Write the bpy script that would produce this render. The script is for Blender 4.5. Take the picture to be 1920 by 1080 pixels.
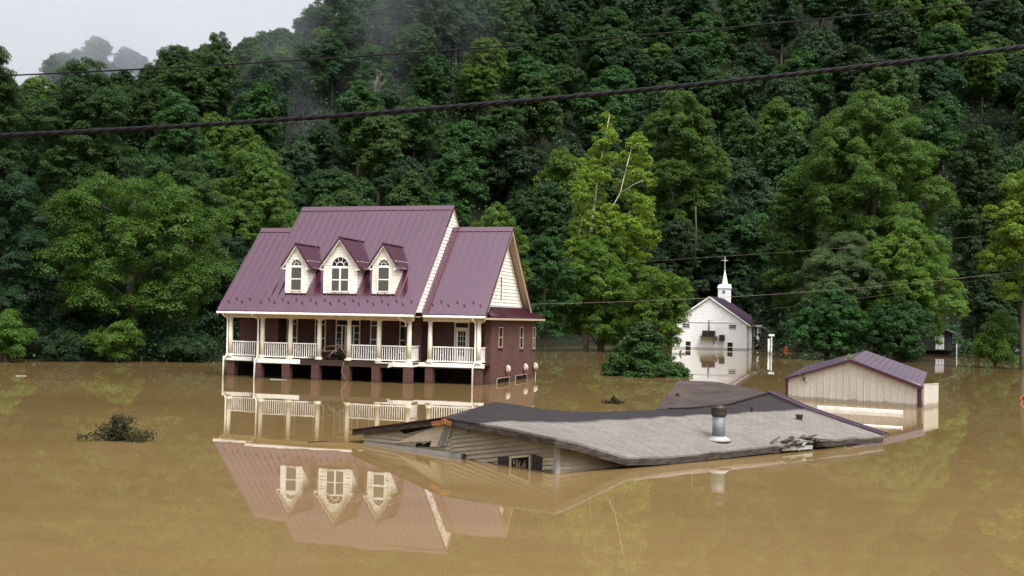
import bpy, math, random
import numpy as np
from mathutils import Vector, Matrix
for o in list(bpy.data.objects): bpy.data.objects.remove(o)
S = bpy.context.scene
COL = S.collection

# ------------------------------------------------------------------ camera
FPX, PITCH, ROLL, CAMZ = 2028.0, 0.0288, 0.0202, 3.4
_cp, _sp = math.cos(PITCH), math.sin(PITCH)
_cr, _sr = math.cos(ROLL), math.sin(ROLL)
_fw = Vector((0, _cp, _sp)); _r0 = Vector((1, 0, 0)); _u0 = Vector((0, -_sp, _cp))
_R = _r0 * _cr + _u0 * _sr; _U = _u0 * _cr - _r0 * _sr
cam = bpy.data.cameras.new('camera')
cam.sensor_fit = 'HORIZONTAL'; cam.sensor_width = 36.0; cam.lens = FPX * 36.0 / 1920.0
cam.clip_start = 0.1; cam.clip_end = 5000
camo = bpy.data.objects.new('camera', cam); COL.objects.link(camo)
M = Matrix((( _R.x, _U.x, -_fw.x, 0), (_R.y, _U.y, -_fw.y, 0), (_R.z, _U.z, -_fw.z, CAMZ), (0, 0, 0, 1)))
camo.matrix_world = M
S.camera = camo

# ------------------------------------------------------------------ sky, sun, exposure
SUN_EL, SUN_AZ = math.radians(58), math.radians(150)     # azimuth clockwise from +Y; sun behind the camera to the right
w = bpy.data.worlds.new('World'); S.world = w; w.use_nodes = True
nt = w.node_tree; nt.nodes.clear()
sky = nt.nodes.new('ShaderNodeTexSky'); sky.sky_type = 'NISHITA'; sky.sun_disc = False
sky.sun_elevation = SUN_EL; sky.sun_rotation = SUN_AZ
sky.air_density = 1.0; sky.dust_density = 6.0; sky.ozone_density = 1.0
hs = nt.nodes.new('ShaderNodeHueSaturation'); hs.inputs['Saturation'].default_value = 0.20
bg = nt.nodes.new('ShaderNodeBackground'); bg.inputs['Strength'].default_value = 0.15
hs.inputs['Value'].default_value = 2.7
wo = nt.nodes.new('ShaderNodeOutputWorld')
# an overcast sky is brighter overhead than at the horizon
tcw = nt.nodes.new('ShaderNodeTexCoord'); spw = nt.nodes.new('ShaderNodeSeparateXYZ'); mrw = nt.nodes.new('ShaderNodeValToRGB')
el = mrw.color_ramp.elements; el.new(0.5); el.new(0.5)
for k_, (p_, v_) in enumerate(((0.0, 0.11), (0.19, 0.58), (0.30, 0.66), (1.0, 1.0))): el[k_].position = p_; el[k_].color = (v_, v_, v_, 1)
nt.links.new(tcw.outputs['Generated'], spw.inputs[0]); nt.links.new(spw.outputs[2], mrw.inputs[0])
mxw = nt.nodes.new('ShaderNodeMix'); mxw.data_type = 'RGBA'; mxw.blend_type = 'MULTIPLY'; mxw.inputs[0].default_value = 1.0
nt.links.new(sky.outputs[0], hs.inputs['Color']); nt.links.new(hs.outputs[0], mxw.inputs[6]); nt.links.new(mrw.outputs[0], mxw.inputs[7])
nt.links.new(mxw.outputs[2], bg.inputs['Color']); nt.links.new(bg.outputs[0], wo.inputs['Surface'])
sl = bpy.data.lights.new('sun', 'SUN'); sl.energy = 1.5; sl.angle = math.radians(14); sl.color = (1.0, 0.97, 0.93)
so = bpy.data.objects.new('sun', sl); COL.objects.link(so)
sd = Vector((math.sin(SUN_AZ) * math.cos(SUN_EL), math.cos(SUN_AZ) * math.cos(SUN_EL), math.sin(SUN_EL)))
so.rotation_euler = sd.to_track_quat('Z', 'Y').to_euler(); so.location = sd * 80
S.view_settings.view_transform = 'Standard'; S.view_settings.look = 'None'
S.view_settings.exposure = 0.0; S.view_settings.gamma = 1.0
S.render.engine = 'CYCLES'
cy = S.cycles
cy.max_bounces = 6; cy.diffuse_bounces = 2; cy.glossy_bounces = 3; cy.transmission_bounces = 2; cy.volume_bounces = 0
cy.transparent_max_bounces = 6; cy.caustics_reflective = False; cy.caustics_refractive = False
cy.use_denoising = True
try:
    cy.denoiser = 'OPENIMAGEDENOISE'; cy.denoising_input_passes = 'RGB_ALBEDO_NORMAL'
except Exception: pass
cy.sample_clamp_indirect = 6.0

# ------------------------------------------------------------------ helpers
def at(x, y, Y):
    """photo pixel (1920 wide) at distance Y -> world point"""
    d = _fw + _R * ((x - 960) / FPX) - _U * ((y - 540) / FPX)
    return Vector((0, 0, CAMZ)) + d * (Y / d.y)

def on_ground(x, y, z=0.0):
    d = _fw + _R * ((x - 960) / FPX) - _U * ((y - 540) / FPX)
    return Vector((0, 0, CAMZ)) + d * ((z - CAMZ) / d.z)

def tag(o, label=None, cat=None, group=None, kind=None):
    if label: o['label'] = label
    if cat: o['category'] = cat
    if group: o['group'] = group
    if kind: o['kind'] = kind
    return o

def empty(name, loc=(0, 0, 0), rz=0.0):
    o = bpy.data.objects.new(name, None); COL.objects.link(o)
    o.location = loc; o.rotation_euler = (0, 0, rz); o.empty_display_size = 0.5
    return o

class MB:
    def __init__(s): s.v = []; s.f = []
    def vert(s, p): s.v.append(tuple(p)); return len(s.v) - 1
    def poly(s, pts):
        i = [s.vert(p) for p in pts]; s.f.append(tuple(i)); return s
    def box(s, a, b):
        x0, y0, z0 = (min(a[i], b[i]) for i in range(3)); x1, y1, z1 = (max(a[i], b[i]) for i in range(3))
        n = len(s.v)
        s.v += [(x0,y0,z0),(x1,y0,z0),(x1,y1,z0),(x0,y1,z0),(x0,y0,z1),(x1,y0,z1),(x1,y1,z1),(x0,y1,z1)]
        s.f += [tuple(n + k for k in q) for q in ((0,3,2,1),(4,5,6,7),(0,1,5,4),(1,2,6,5),(2,3,7,6),(3,0,4,7))]
        return s
    def hexa(s, p):
        """eight corners: bottom ring then top ring"""
        n = len(s.v); s.v += [tuple(q) for q in p]
        s.f += [tuple(n + k for k in q) for q in ((0,3,2,1),(4,5,6,7),(0,1,5,4),(1,2,6,5),(2,3,7,6),(3,0,4,7))]
        return s
    def prism(s, pts, off):
        """polygon extruded by a vector"""
        off = Vector(off); n = len(s.v); k = len(pts)
        s.v += [tuple(Vector(p)) for p in pts] + [tuple(Vector(p) + off) for p in pts]
        s.f.append(tuple(range(n, n + k))); s.f.append(tuple(range(n + 2*k - 1, n + k - 1, -1)))
        for i in range(k):
            j = (i + 1) % k; s.f.append((n + j, n + i, n + k + i, n + k + j))
        return s
    def tube(s, pts, r, sides=8, caps=True):
        pts = [Vector(p) for p in pts]; rs = r if isinstance(r, (list, tuple)) else [r] * len(pts)
        rings = []; prev = None
        for i, p in enumerate(pts):
            t = (pts[min(i+1, len(pts)-1)] - pts[max(i-1, 0)]).normalized()
            if prev is None:
                a = t.orthogonal().normalized()
            else:
                a = (prev - t * prev.dot(t)); a = a.normalized() if a.length > 1e-6 else t.orthogonal().normalized()
            prev = a; b = t.cross(a); n = len(s.v)
            s.v += [tuple(p + (a * math.cos(k*2*math.pi/sides) + b * math.sin(k*2*math.pi/sides)) * rs[i]) for k in range(sides)]
            rings.append(n)
        for n0, n1 in zip(rings, rings[1:]):
            for k in range(sides):
                s.f.append((n0 + k, n0 + (k+1) % sides, n1 + (k+1) % sides, n1 + k))
        if caps:
            s.f.append(tuple(rings[0] + k for k in reversed(range(sides)))); s.f.append(tuple(rings[-1] + k for k in range(sides)))
        return s
    def beam(s, a, b, wd, ht):
        """a square bar from a to b, wd sideways, ht up"""
        a, b = Vector(a), Vector(b); t = (b - a).normalized()
        up = Vector((0, 0, 1)); sd_ = t.cross(up)
        sd_ = sd_.normalized() if sd_.length > 1e-4 else Vector((1, 0, 0)); up = sd_.cross(t).normalized()
        x, y = sd_ * wd / 2, up * ht / 2
        return s.hexa([a - x - y, a + x - y, b + x - y, b - x - y, a - x + y, a + x + y, b + x + y, b - x + y])
    def build(s, name, m, parent=None, smooth=False, loc=None, bevel=0):
        me = bpy.data.meshes.new(name); me.from_pydata(s.v, [], s.f); me.update()
        if m: me.materials.append(m)
        if smooth:
            me.polygons.foreach_set('use_smooth', [True] * len(me.polygons))
        o = bpy.data.objects.new(name, me); COL.objects.link(o)
        if parent: o.parent = parent
        if loc is not None: o.location = loc
        if bevel:
            bv = o.modifiers.new('bevel', 'BEVEL'); bv.width = bevel; bv.segments = 2; bv.limit_method = 'ANGLE'
        return o

def dup(o, parent=None, loc=None):
    c = o.copy(); COL.objects.link(c); c.parent = parent
    if loc is not None: c.location = loc
    return c

# ------------------------------------------------------------------ materials
class NT:
    def __init__(s, name):
        s.m = bpy.data.materials.new(name); s.m.use_nodes = True; s.t = s.m.node_tree; s.t.nodes.clear()
        s.out = s.n('ShaderNodeOutputMaterial')
    def n(s, ty, **kw):
        q = s.t.nodes.new(ty)
        for k, v in kw.items(): setattr(q, k, v)
        return q
    def l(s, a, b): s.t.links.new(a, b)
    def noise(s, vec, scale, detail=4, rough=0.55):
        q = s.n('ShaderNodeTexNoise'); q.inputs['Scale'].default_value = scale; q.inputs['Detail'].default_value = detail; q.inputs['Roughness'].default_value = rough
        if vec is not None: s.l(vec, q.inputs['Vector'])
        return q
    def ramp(s, fac, stops):
        q = s.n('ShaderNodeValToRGB'); e = q.color_ramp.elements
        while len(e) < len(stops): e.new(0.5)
        for k, (p, c) in enumerate(stops):
            e[k].position = p; e[k].color = (*c, 1) if len(c) == 3 else c
        s.l(fac, q.inputs[0]); return q
    def mix(s, fac, a, b, mode='MIX'):
        q = s.n('ShaderNodeMix', data_type='RGBA', blend_type=mode)
        for v, i in ((fac, 0), (a, 6), (b, 7)):
            if hasattr(v, 'links'): s.l(v, q.inputs[i])
            elif i == 0: q.inputs[0].default_value = v
            else: q.inputs[i].default_value = (*v, 1)
        return q.outputs[2]
    def mapping(s, vec, scale=(1, 1, 1), rot=(0, 0, 0)):
        q = s.n('ShaderNodeMapping'); q.inputs['Scale'].default_value = scale; q.inputs['Rotation'].default_value = rot
        s.l(vec, q.inputs['Vector']); return q.outputs[0]
    def bump(s, h, strength=0.3, dist=0.02):
        q = s.n('ShaderNodeBump'); q.inputs['Strength'].default_value = strength; q.inputs['Distance'].default_value = dist
        s.l(h, q.inputs['Height']); return q.outputs[0]
    def principled(s, col, rough=0.6, spec=0.5, normal=None, metallic=0.0):
        q = s.n('ShaderNodeBsdfPrincipled')
        if hasattr(col, 'links'): s.l(col, q.inputs['Base Color'])
        else: q.inputs['Base Color'].default_value = (*col, 1)
        if hasattr(rough, 'links'): s.l(rough, q.inputs['Roughness'])
        else: q.inputs['Roughness'].default_value = rough
        q.inputs['Specular IOR Level'].default_value = spec; q.inputs['Metallic'].default_value = metallic
        if normal is not None: s.l(normal, q.inputs['Normal'])
        s.l(q.outputs[0], s.out.inputs['Surface']); return q

def waterline(t, tc, c, top=0.16, mud=(0.045, 0.033, 0.018)):
    """wet mud stain with a ragged upper edge, a hand above the flood level"""
    sp = t.n('ShaderNodeSeparateXYZ'); t.l(tc, sp.inputs[0]); n = t.noise(t.mapping(tc, (1, 1, .3)), 1.6, 5, .7)
    ma = t.n('ShaderNodeMath', operation='MULTIPLY_ADD'); t.l(n.outputs[0], ma.inputs[0]); ma.inputs[1].default_value = -0.34; t.l(sp.outputs[2], ma.inputs[2])
    mr = t.n('ShaderNodeMapRange'); t.l(ma.outputs[0], mr.inputs[0]); mr.inputs[1].default_value = top - 0.14; mr.inputs[2].default_value = top - 0.24; mr.inputs[3].default_value = 0.0; mr.inputs[4].default_value = 0.7
    return t.mix(mr.outputs[0], c, mud)

def worn(name, col, dirt, rough=0.6, spec=0.4, scale=1.5, amount=0.5, streak=(1, 1, 1), fine=25, bump=0.15, metallic=0.0, ior=1.5, tint=None, wet=None):
    """a surface with blotches of wear in a second colour"""
    t = NT(name); tc = t.n('ShaderNodeTexCoord').outputs['Object']
    v = t.mapping(tc, streak)
    n1 = t.noise(v, scale, 6, 0.65); n2 = t.noise(v, fine, 3)
    r = t.ramp(n1.outputs[0], [(0.5 - 0.25 * amount, (0, 0, 0)), (0.9 - 0.2 * amount, (1, 1, 1))])
    c = t.mix(r.outputs[0], col, dirt)
    g = t.ramp(n2.outputs[0], [(0.3, (0.86, 0.86, 0.86)), (0.7, (1.1, 1.1, 1.1))])
    c = t.mix(1.0, c, g.outputs[0], 'MULTIPLY')
    if wet: c = waterline(t, tc, c, wet, (dirt[0] * .45, dirt[1] * .40, dirt[2] * .30))
    p = t.principled(c, rough, spec, t.bump(n2.outputs[0], bump, 0.01), metallic); p.inputs['IOR'].default_value = ior
    if tint: p.inputs['Specular Tint'].default_value = (*tint, 1)
    return t.m

def brick_mat(name, c1, c2, mortar):
    t = NT(name); tc = t.n('ShaderNodeTexCoord').outputs['Object']
    sp = t.n('ShaderNodeSeparateXYZ'); t.l(tc, sp.inputs[0])
    ad = t.n('ShaderNodeMath', operation='ADD'); t.l(sp.outputs[0], ad.inputs[0]); t.l(sp.outputs[1], ad.inputs[1])
    cb = t.n('ShaderNodeCombineXYZ'); t.l(ad.outputs[0], cb.inputs[0]); t.l(sp.outputs[2], cb.inputs[1])
    b = t.n('ShaderNodeTexBrick'); t.l(cb.outputs[0], b.inputs['Vector'])
    b.inputs['Scale'].default_value = 1.0; b.inputs['Brick Width'].default_value = 0.24; b.inputs['Row Height'].default_value = 0.095
    b.inputs['Mortar Size'].default_value = 0.010; b.inputs['Bias'].default_value = -0.1
    b.inputs['Color1'].default_value = (*c1, 1); b.inputs['Color2'].default_value = (*c2, 1); b.inputs['Mortar'].default_value = (*mortar, 1)
    n1 = t.noise(tc, 0.9, 6, 0.7)
    g = t.ramp(n1.outputs[0], [(0.3, (0.72, 0.72, 0.75)), (0.7, (1.2, 1.15, 1.1))])
    c = t.mix(1.0, b.outputs[0], g.outputs[0], 'MULTIPLY')
    c = waterline(t, tc, c)
    inv = t.n('ShaderNodeMath', operation='SUBTRACT'); inv.inputs[0].default_value = 1; t.l(b.outputs['Fac'], inv.inputs[1])
    t.principled(c, 0.75, 0.3, t.bump(inv.outputs[0], 0.5, 0.01))
    return t.m

def leaf_mat(name, dark, light, trans=0.3, rough=0.5, var=0.24):
    t = NT(name)
    at_ = t.n('ShaderNodeAttribute', attribute_name='tint')
    oi = t.n('ShaderNodeObjectInfo')
    c = t.mix(at_.outputs['Fac'], dark, light)
    h = t.n('ShaderNodeHueSaturation'); t.l(c, h.inputs['Color'])
    mr = t.n('ShaderNodeMapRange'); t.l(oi.outputs['Random'], mr.inputs[0]); mr.inputs[3].default_value = 1 - var; mr.inputs[4].default_value = 1 + var
    t.l(mr.outputs[0], h.inputs['Value'])
    m2 = t.n('ShaderNodeMath', operation='MULTIPLY'); t.l(oi.outputs['Random'], m2.inputs[0]); m2.inputs[1].default_value = 7.31
    fr = t.n('ShaderNodeMath', operation='FRACT'); t.l(m2.outputs[0], fr.inputs[0])
    mh = t.n('ShaderNodeMapRange'); t.l(fr.outputs[0], mh.inputs[0]); mh.inputs[3].default_value = 0.5 - 0.09 * var; mh.inputs[4].default_value = 0.5 + 0.09 * var
    t.l(mh.outputs[0], h.inputs['Hue'])
    p = t.n('ShaderNodeBsdfPrincipled'); t.l(h.outputs[0], p.inputs['Base Color']); p.inputs['Roughness'].default_value = rough; p.inputs['Specular IOR Level'].default_value = 0.25
    tr = t.n('ShaderNodeBsdfTranslucent')
    t.l(t.mix(0.5, h.outputs[0], (light[0] * 1.3, light[1] * 1.3, light[2] * 0.6)), tr.inputs['Color'])
    mx = t.n('ShaderNodeMixShader'); mx.inputs[0].default_value = trans
    t.l(p.outputs[0], mx.inputs[1]); t.l(tr.outputs[0], mx.inputs[2]); t.l(mx.outputs[0], t.out.inputs['Surface'])
    return t.m

def water_mat():
    t = NT('flood_water'); tc = t.n('ShaderNodeTexCoord').outputs['Object']
    # silt drifting in long soft patches
    n1 = t.noise(t.mapping(tc, (0.03, 0.055, 1)), 1.0, 5, 0.6)
    n2 = t.noise(t.mapping(tc, (0.25, 0.9, 1)), 1.0, 5, 0.6)
    c = t.ramp(n1.outputs[0], [(0.3, (0.154, 0.101, 0.041)), (0.7, (0.203, 0.135, 0.057))])
    g = t.ramp(n2.outputs[0], [(0.35, (0.95, 0.95, 0.95)), (0.65, (1.05, 1.05, 1.05))])
    c = t.mix(1.0, c.outputs[0], g.outputs[0], 'MULTIPLY')
    w1 = t.noise(t.mapping(tc, (0.55, 1.3, 1)), 1.0, 3, 0.5)
    w2 = t.noise(t.mapping(tc, (3.0, 6.0, 1)), 1.0, 2, 0.5)
    ad = t.n('ShaderNodeMath', operation='MULTIPLY_ADD'); t.l(w2.outputs[0], ad.inputs[0]); ad.inputs[1].default_value = 0.0; t.l(w1.outputs[0], ad.inputs[2])
    b = t.bump(ad.outputs[0], 0.009, 0.10)
    p = t.principled(c, 0.0, 0.5, b); p.inputs['IOR'].default_value = 1.42
    return t.m

def shingle_mat(name, c_dark, c_sheen, sheen_edge):
    """grey-brown shingles; a painted sky sheen pales the part of the slope nearer the eave (local y < sheen_edge)"""
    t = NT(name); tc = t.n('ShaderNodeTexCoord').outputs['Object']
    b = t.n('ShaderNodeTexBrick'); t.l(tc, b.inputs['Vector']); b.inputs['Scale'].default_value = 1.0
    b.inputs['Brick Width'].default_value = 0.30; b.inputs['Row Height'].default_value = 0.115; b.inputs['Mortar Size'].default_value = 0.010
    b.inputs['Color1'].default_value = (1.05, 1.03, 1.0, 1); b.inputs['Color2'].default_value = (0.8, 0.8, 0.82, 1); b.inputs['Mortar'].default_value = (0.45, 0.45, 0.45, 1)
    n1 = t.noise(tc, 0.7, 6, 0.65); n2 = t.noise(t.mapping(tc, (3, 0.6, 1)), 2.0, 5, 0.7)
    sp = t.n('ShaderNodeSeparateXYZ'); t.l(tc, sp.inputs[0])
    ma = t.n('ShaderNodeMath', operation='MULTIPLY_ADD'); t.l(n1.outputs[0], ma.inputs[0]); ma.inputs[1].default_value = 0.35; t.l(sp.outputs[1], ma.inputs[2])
    mr = t.n('ShaderNodeMapRange'); t.l(ma.outputs[0], mr.inputs[0]); mr.inputs[1].default_value = sheen_edge + 0.26; mr.inputs[2].default_value = sheen_edge + 0.05
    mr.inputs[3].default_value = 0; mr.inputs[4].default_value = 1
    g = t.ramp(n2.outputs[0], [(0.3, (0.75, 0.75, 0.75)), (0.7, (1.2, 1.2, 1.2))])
    c = t.mix(mr.outputs[0], c_dark, c_sheen)
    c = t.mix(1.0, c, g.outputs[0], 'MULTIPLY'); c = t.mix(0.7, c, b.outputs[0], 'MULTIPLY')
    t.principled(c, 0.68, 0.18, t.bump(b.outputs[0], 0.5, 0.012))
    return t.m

MAT = {}
MAT['roof'] = worn('purple_metal_roofing', (0.048, 0.010, 0.018), (0.060, 0.016, 0.028), 0.16, 0.5, 0.5, 0.6, (1, 0.3, 0.3), 8, 0.04, ior=2.3, tint=(.95, .85, 1))
MAT['roof_far'] = worn('faded_purple_metal_roofing', (0.055, 0.030, 0.048), (0.075, 0.043, 0.066), 0.33, 0.5, 0.8, 0.6, (1, 1, 1), 8, 0.05, ior=1.8, tint=(.9, .84, 1))
MAT['trim_maroon'] = worn('maroon_trim', (0.07, 0.018, 0.03), (0.05, 0.015, 0.02), 0.4, 0.6)
MAT['siding'] = worn('cream_vinyl_siding', (0.84, 0.82, 0.75), (0.58, 0.56, 0.47), 0.5, 0.4, 1.2, 0.5, (1, 1, 0.6), 20, 0.1)
MAT['white'] = worn('white_paint', (0.84, 0.83, 0.79), (0.62, 0.59, 0.52), 0.5, 0.4, 2.0, 0.4)
MAT['cream'] = worn('cream_column_paint', (0.78, 0.74, 0.62), (0.56, 0.51, 0.38), 0.5, 0.4, 1.0, 0.4, (1, 1, 0.4))
MAT['tan'] = worn('tan_soffit', (0.45, 0.36, 0.26), (0.36, 0.28, 0.2), 0.6, 0.3)
MAT['brick'] = brick_mat('dark_red_brick', (0.100, 0.032, 0.028), (0.060, 0.021, 0.019), (0.12, 0.09, 0.08))
MAT['glass'] = worn('dark_window_glass', (0.02, 0.022, 0.024), (0.03, 0.03, 0.03), 0.08, 0.6, 1, 0.3, (1, 1, 1), 3, 0.0)
MAT['curtained'] = worn('curtained_window_glass', (0.10, 0.10, 0.095), (0.06, 0.06, 0.055), 0.12, 0.6, 3, 0.5, (4, 4, 0.4), 3, 0.0)
MAT['wet_wood'] = worn('wet_dark_timber', (0.05, 0.026, 0.02), (0.025, 0.015, 0.012), 0.45, 0.5, 2, 0.5, (1, 1, 6))
MAT['old_wood'] = worn('weathered_fascia_board', (0.030, 0.024, 0.021), (0.13, 0.105, 0.09), 0.75, 0.15, 2.6, 0.35, (1.2, 1.2, 5), 30, 0.4)
MAT['raw_wood'] = worn('orange_raw_timber', (0.42, 0.17, 0.06), (0.16, 0.06, 0.03), 0.6, 0.3, 4, 0.6)
MAT['vinyl_old'] = worn('mud_stained_beige_siding', (0.34, 0.29, 0.22), (0.17, 0.14, 0.10), 0.5, 0.4, 1.4, 0.6, (0.6, 0.6, 1.6), 18, 0.1)
MAT['vinyl_light'] = worn('torn_pale_siding', (0.50, 0.43, 0.33), (0.30, 0.25, 0.18), 0.5, 0.4, 2, 0.5)
MAT['grey_trim'] = worn('grey_dirty_trim', (0.36, 0.36, 0.35), (0.16, 0.155, 0.15), 0.6, 0.3, 2, 0.5)
MAT['dark'] = worn('interior_shade', (0.010, 0.009, 0.009), (0.006, 0.006, 0.006), 0.9, 0.1)  # near-black colour painted for the darkness in openings and under the porch
MAT['shutter'] = worn('dark_brown_shutter', (0.035, 0.025, 0.024), (0.02, 0.015, 0.015), 0.5, 0.4)
MAT['shed_wall'] = worn('cream_steel_wall', (0.54, 0.50, 0.44), (0.42, 0.385, 0.33), 0.45, 0.4, 0.8, 0.5, (1, 1, 0.4), 20, 0.05, wet=.16)
MAT['church_wall'] = worn('white_block_wall', (0.86, 0.87, 0.88), (0.70, 0.71, 0.72), 0.6, 0.4, 0.5, 0.4, (1, 1, 0.5), 12, 0.1, wet=.22)
MAT['steel'] = worn('galvanised_flue', (0.20, 0.225, 0.24), (0.11, 0.125, 0.13), 0.55, 0.3, 3, 0.6, (1, 1, 0.3), 20, 0.05, 0.15)
MAT['black'] = worn('black_sooty_metal', (0.015, 0.014, 0.014), (0.05, 0.025, 0.015), 0.5, 0.4)
MAT['cable'] = worn('black_cable_sheath', (0.006, 0.006, 0.008), (0.012, 0.010, 0.012), 0.6, 0.12, 8, 0.4)
MAT['bark'] = worn('grey_brown_bark', (0.09, 0.075, 0.06), (0.05, 0.042, 0.034), 0.85, 0.2, 4, 0.6, (1, 1, 0.25), 20, 0.5)
MAT['bark_pale'] = worn('pale_sycamore_bark', (0.52, 0.48, 0.40), (0.16, 0.13, 0.09), 0.8, 0.2, 1.2, 0.6, (1, 1, 0.4), 10, 0.3)
MAT['bark_dead'] = worn('bleached_dead_wood', (0.20, 0.18, 0.16), (0.12, 0.11, 0.10), 0.85, 0.2, 2, 0.5)
MAT['twig'] = worn('pale_bare_twig', (0.34, 0.26, 0.17), (0.2, 0.15, 0.1), 0.8, 0.2)
MAT['orange'] = worn('orange_painted_metal', (0.55, 0.10, 0.03), (0.35, 0.06, 0.02), 0.5, 0.4)
MAT['slate'] = worn('dark_slate_siding', (0.035, 0.04, 0.052), (0.025, 0.028, 0.036), 0.6, 0.3)
MAT['pole'] = worn('grey_weathered_pole', (0.15, 0.12, 0.10), (0.08, 0.065, 0.055), 0.8, 0.2, 3, 0.5, (1, 1, 0.2))
MAT['earth'] = worn('dark_forest_floor', (0.012, 0.016, 0.008), (0.010, 0.010, 0.006), 0.95, 0.1, 0.4, 0.6)
MAT['water'] = water_mat()
LM = {
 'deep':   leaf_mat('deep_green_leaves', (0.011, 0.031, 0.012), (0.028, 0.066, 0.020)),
 'mid':    leaf_mat('mid_green_leaves', (0.015, 0.043, 0.010), (0.042, 0.098, 0.020), var=0.25),
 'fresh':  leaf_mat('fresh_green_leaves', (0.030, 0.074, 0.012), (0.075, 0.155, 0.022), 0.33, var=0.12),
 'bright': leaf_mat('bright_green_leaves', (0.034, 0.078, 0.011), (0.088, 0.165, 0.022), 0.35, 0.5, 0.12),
 'lime':   leaf_mat('lime_green_leaves', (0.046, 0.098, 0.012), (0.110, 0.195, 0.022), 0.35, 0.5, 0.1),
 'maple':  leaf_mat('maple_leaves', (0.016, 0.048, 0.008), (0.078, 0.150, 0.018), 0.28, 0.5, 0.05),
 'yellow': leaf_mat('yellow_green_leaves', (0.086, 0.154, 0.013), (0.185, 0.285, 0.028), 0.35, 0.5, 0.1),
 'blue':   leaf_mat('blue_green_leaves', (0.013, 0.036, 0.015), (0.033, 0.072, 0.027)),
 'grey':   leaf_mat('grey_green_leaves', (0.044, 0.080, 0.028), (0.092, 0.140, 0.046), var=0.15),
 'cedar':  leaf_mat('cedar_needles', (0.016, 0.046, 0.010), (0.040, 0.092, 0.016), 0.15, 0.6, 0.1),
 'debris': leaf_mat('wilted_debris_leaves', (0.014, 0.020, 0.006), (0.034, 0.042, 0.012), 0.2, 0.6, 0.1),
}

# ------------------------------------------------------------------ land and water
def sstep(a, b, x):
    t = np.clip((x - a) / (b - a), 0, 1); return t * t * (3 - 2 * t)

_rngs = np.random.default_rng(5)
_gx = _rngs.uniform(0, 6.28, 8)
def ripple(X, Y):
    return (np.sin(X*0.045+_gx[0]) * np.cos(Y*0.05+_gx[1]) * 3.0 + np.sin(X*0.11+Y*0.06+_gx[2]) * 1.6 + np.cos(X*0.21-Y*0.17+_gx[3]) * 0.7)

def terrain(X, Y):
    X = np.asarray(X, float); Y = np.asarray(Y, float)
    shore = np.interp(X, [-80, -60, -20, -12, -2, 12, 45, 60, 110], [68, 70, 76.5, 104, 122, 150, 150, 145, 135])
    foot = np.interp(X, [-90, -60, -20, 0, 15, 60, 120], [125, 125, 126, 142, 160, 162, 152])
    bank = np.clip((Y - shore) * 0.09, -1.6, 2.2)
    a = X / np.maximum(Y, 1)
    d = np.maximum(Y - foot, 0)
    crest = np.interp(a, [-0.60, -0.46, -0.41, -0.37, -0.31, -0.28, -0.235, -0.19, -0.15, 0.0], [60, 36, 23, 34, 38, 42, 46, 51, 84, 150])
    lim = crest * 1.0
    hill = 0.62 * d
    hill = lim - np.logaddexp(0, (lim - hill) / 4.0) * 4.0 + np.logaddexp(0, lim / 4.0) * 4 - lim
    hill = np.maximum(hill, 0)
    far = 62 * np.exp(-(((X + 107) / 38) ** 2)) * np.exp(-(((Y - 285) / 55) ** 2))
    return bank + np.maximum(hill, far * sstep(150, 230, Y)) + ripple(X, Y) * sstep(0, 25, d) * 0.8

def grid_mesh(name, xs, ys, m, kind='structure'):
    X, Y = np.meshgrid(xs, ys); Z = terrain(X, Y)
    v = np.stack([X, Y, Z], -1).reshape(-1, 3); nx, ny = len(xs), len(ys)
    i = (np.arange(ny - 1)[:, None] * nx + np.arange(nx - 1)[None, :]).reshape(-1)
    f = np.stack([i, i + 1, i + nx + 1, i + nx], 1)
    me = bpy.data.meshes.new(name); me.from_pydata(v.tolist(), [], f.tolist()); me.materials.append(m)
    me.polygons.foreach_set('use_smooth', [True] * len(f))
    o = bpy.data.objects.new(name, me); COL.objects.link(o); return tag(o, kind=kind)

grid_mesh('hillside', np.linspace(-330, 330, 133), np.linspace(60, 480, 106), MAT['earth'])
o = MB().poly([(-1500, -400, 0), (1500, -400, 0), (1500, 1600, 0), (-1500, 1600, 0)]).build('flood_water', MAT['water'])
tag(o, kind='structure')
o = MB().poly([(-1500, -400, -1.7), (1500, -400, -1.7), (1500, 1600, -1.7), (-1500, 1600, -1.7)]).build('ground', MAT['earth'])
tag(o, kind='structure')

# ------------------------------------------------------------------ foliage
def unit(v): return v / np.maximum(np.linalg.norm(v, axis=-1, keepdims=True), 1e-9)

def leaf_mesh(name, P, N, size, tint, m, rng, aspect=0.62, droop=0.25):
    """many leaf-sized kites in one mesh"""
    n = len(P)
    r = unit(rng.normal(size=(n, 3))); r[:, 2] -= droop
    A = unit(r - N * (r * N).sum(1, keepdims=True)); B = np.cross(N, A)
    s = size[:, None]
    fold = N * s * 0.10
    V = np.stack([P - A * s * 0.5, P + B * s * aspect * 0.5 + fold + A * s * 0.08, P + A * s * 0.5, P - B * s * aspect * 0.5 + fold + A * s * 0.08], 1).reshape(-1, 3)
    me = bpy.data.meshes.new(name)
    me.vertices.add(4 * n); me.vertices.foreach_set('co', V.astype(np.float32).ravel())
    me.loops.add(4 * n); me.loops.foreach_set('vertex_index', np.arange(4 * n, dtype=np.int32))
    me.polygons.add(n); me.polygons.foreach_set('loop_start', np.arange(0, 4 * n, 4, dtype=np.int32))
    me.update(calc_edges=True)
    a = me.attributes.new('tint', 'FLOAT', 'FACE'); a.data.foreach_set('value', np.clip(tint, 0, 1).astype(np.float32))
    me.materials.append(m)
    return me

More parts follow.
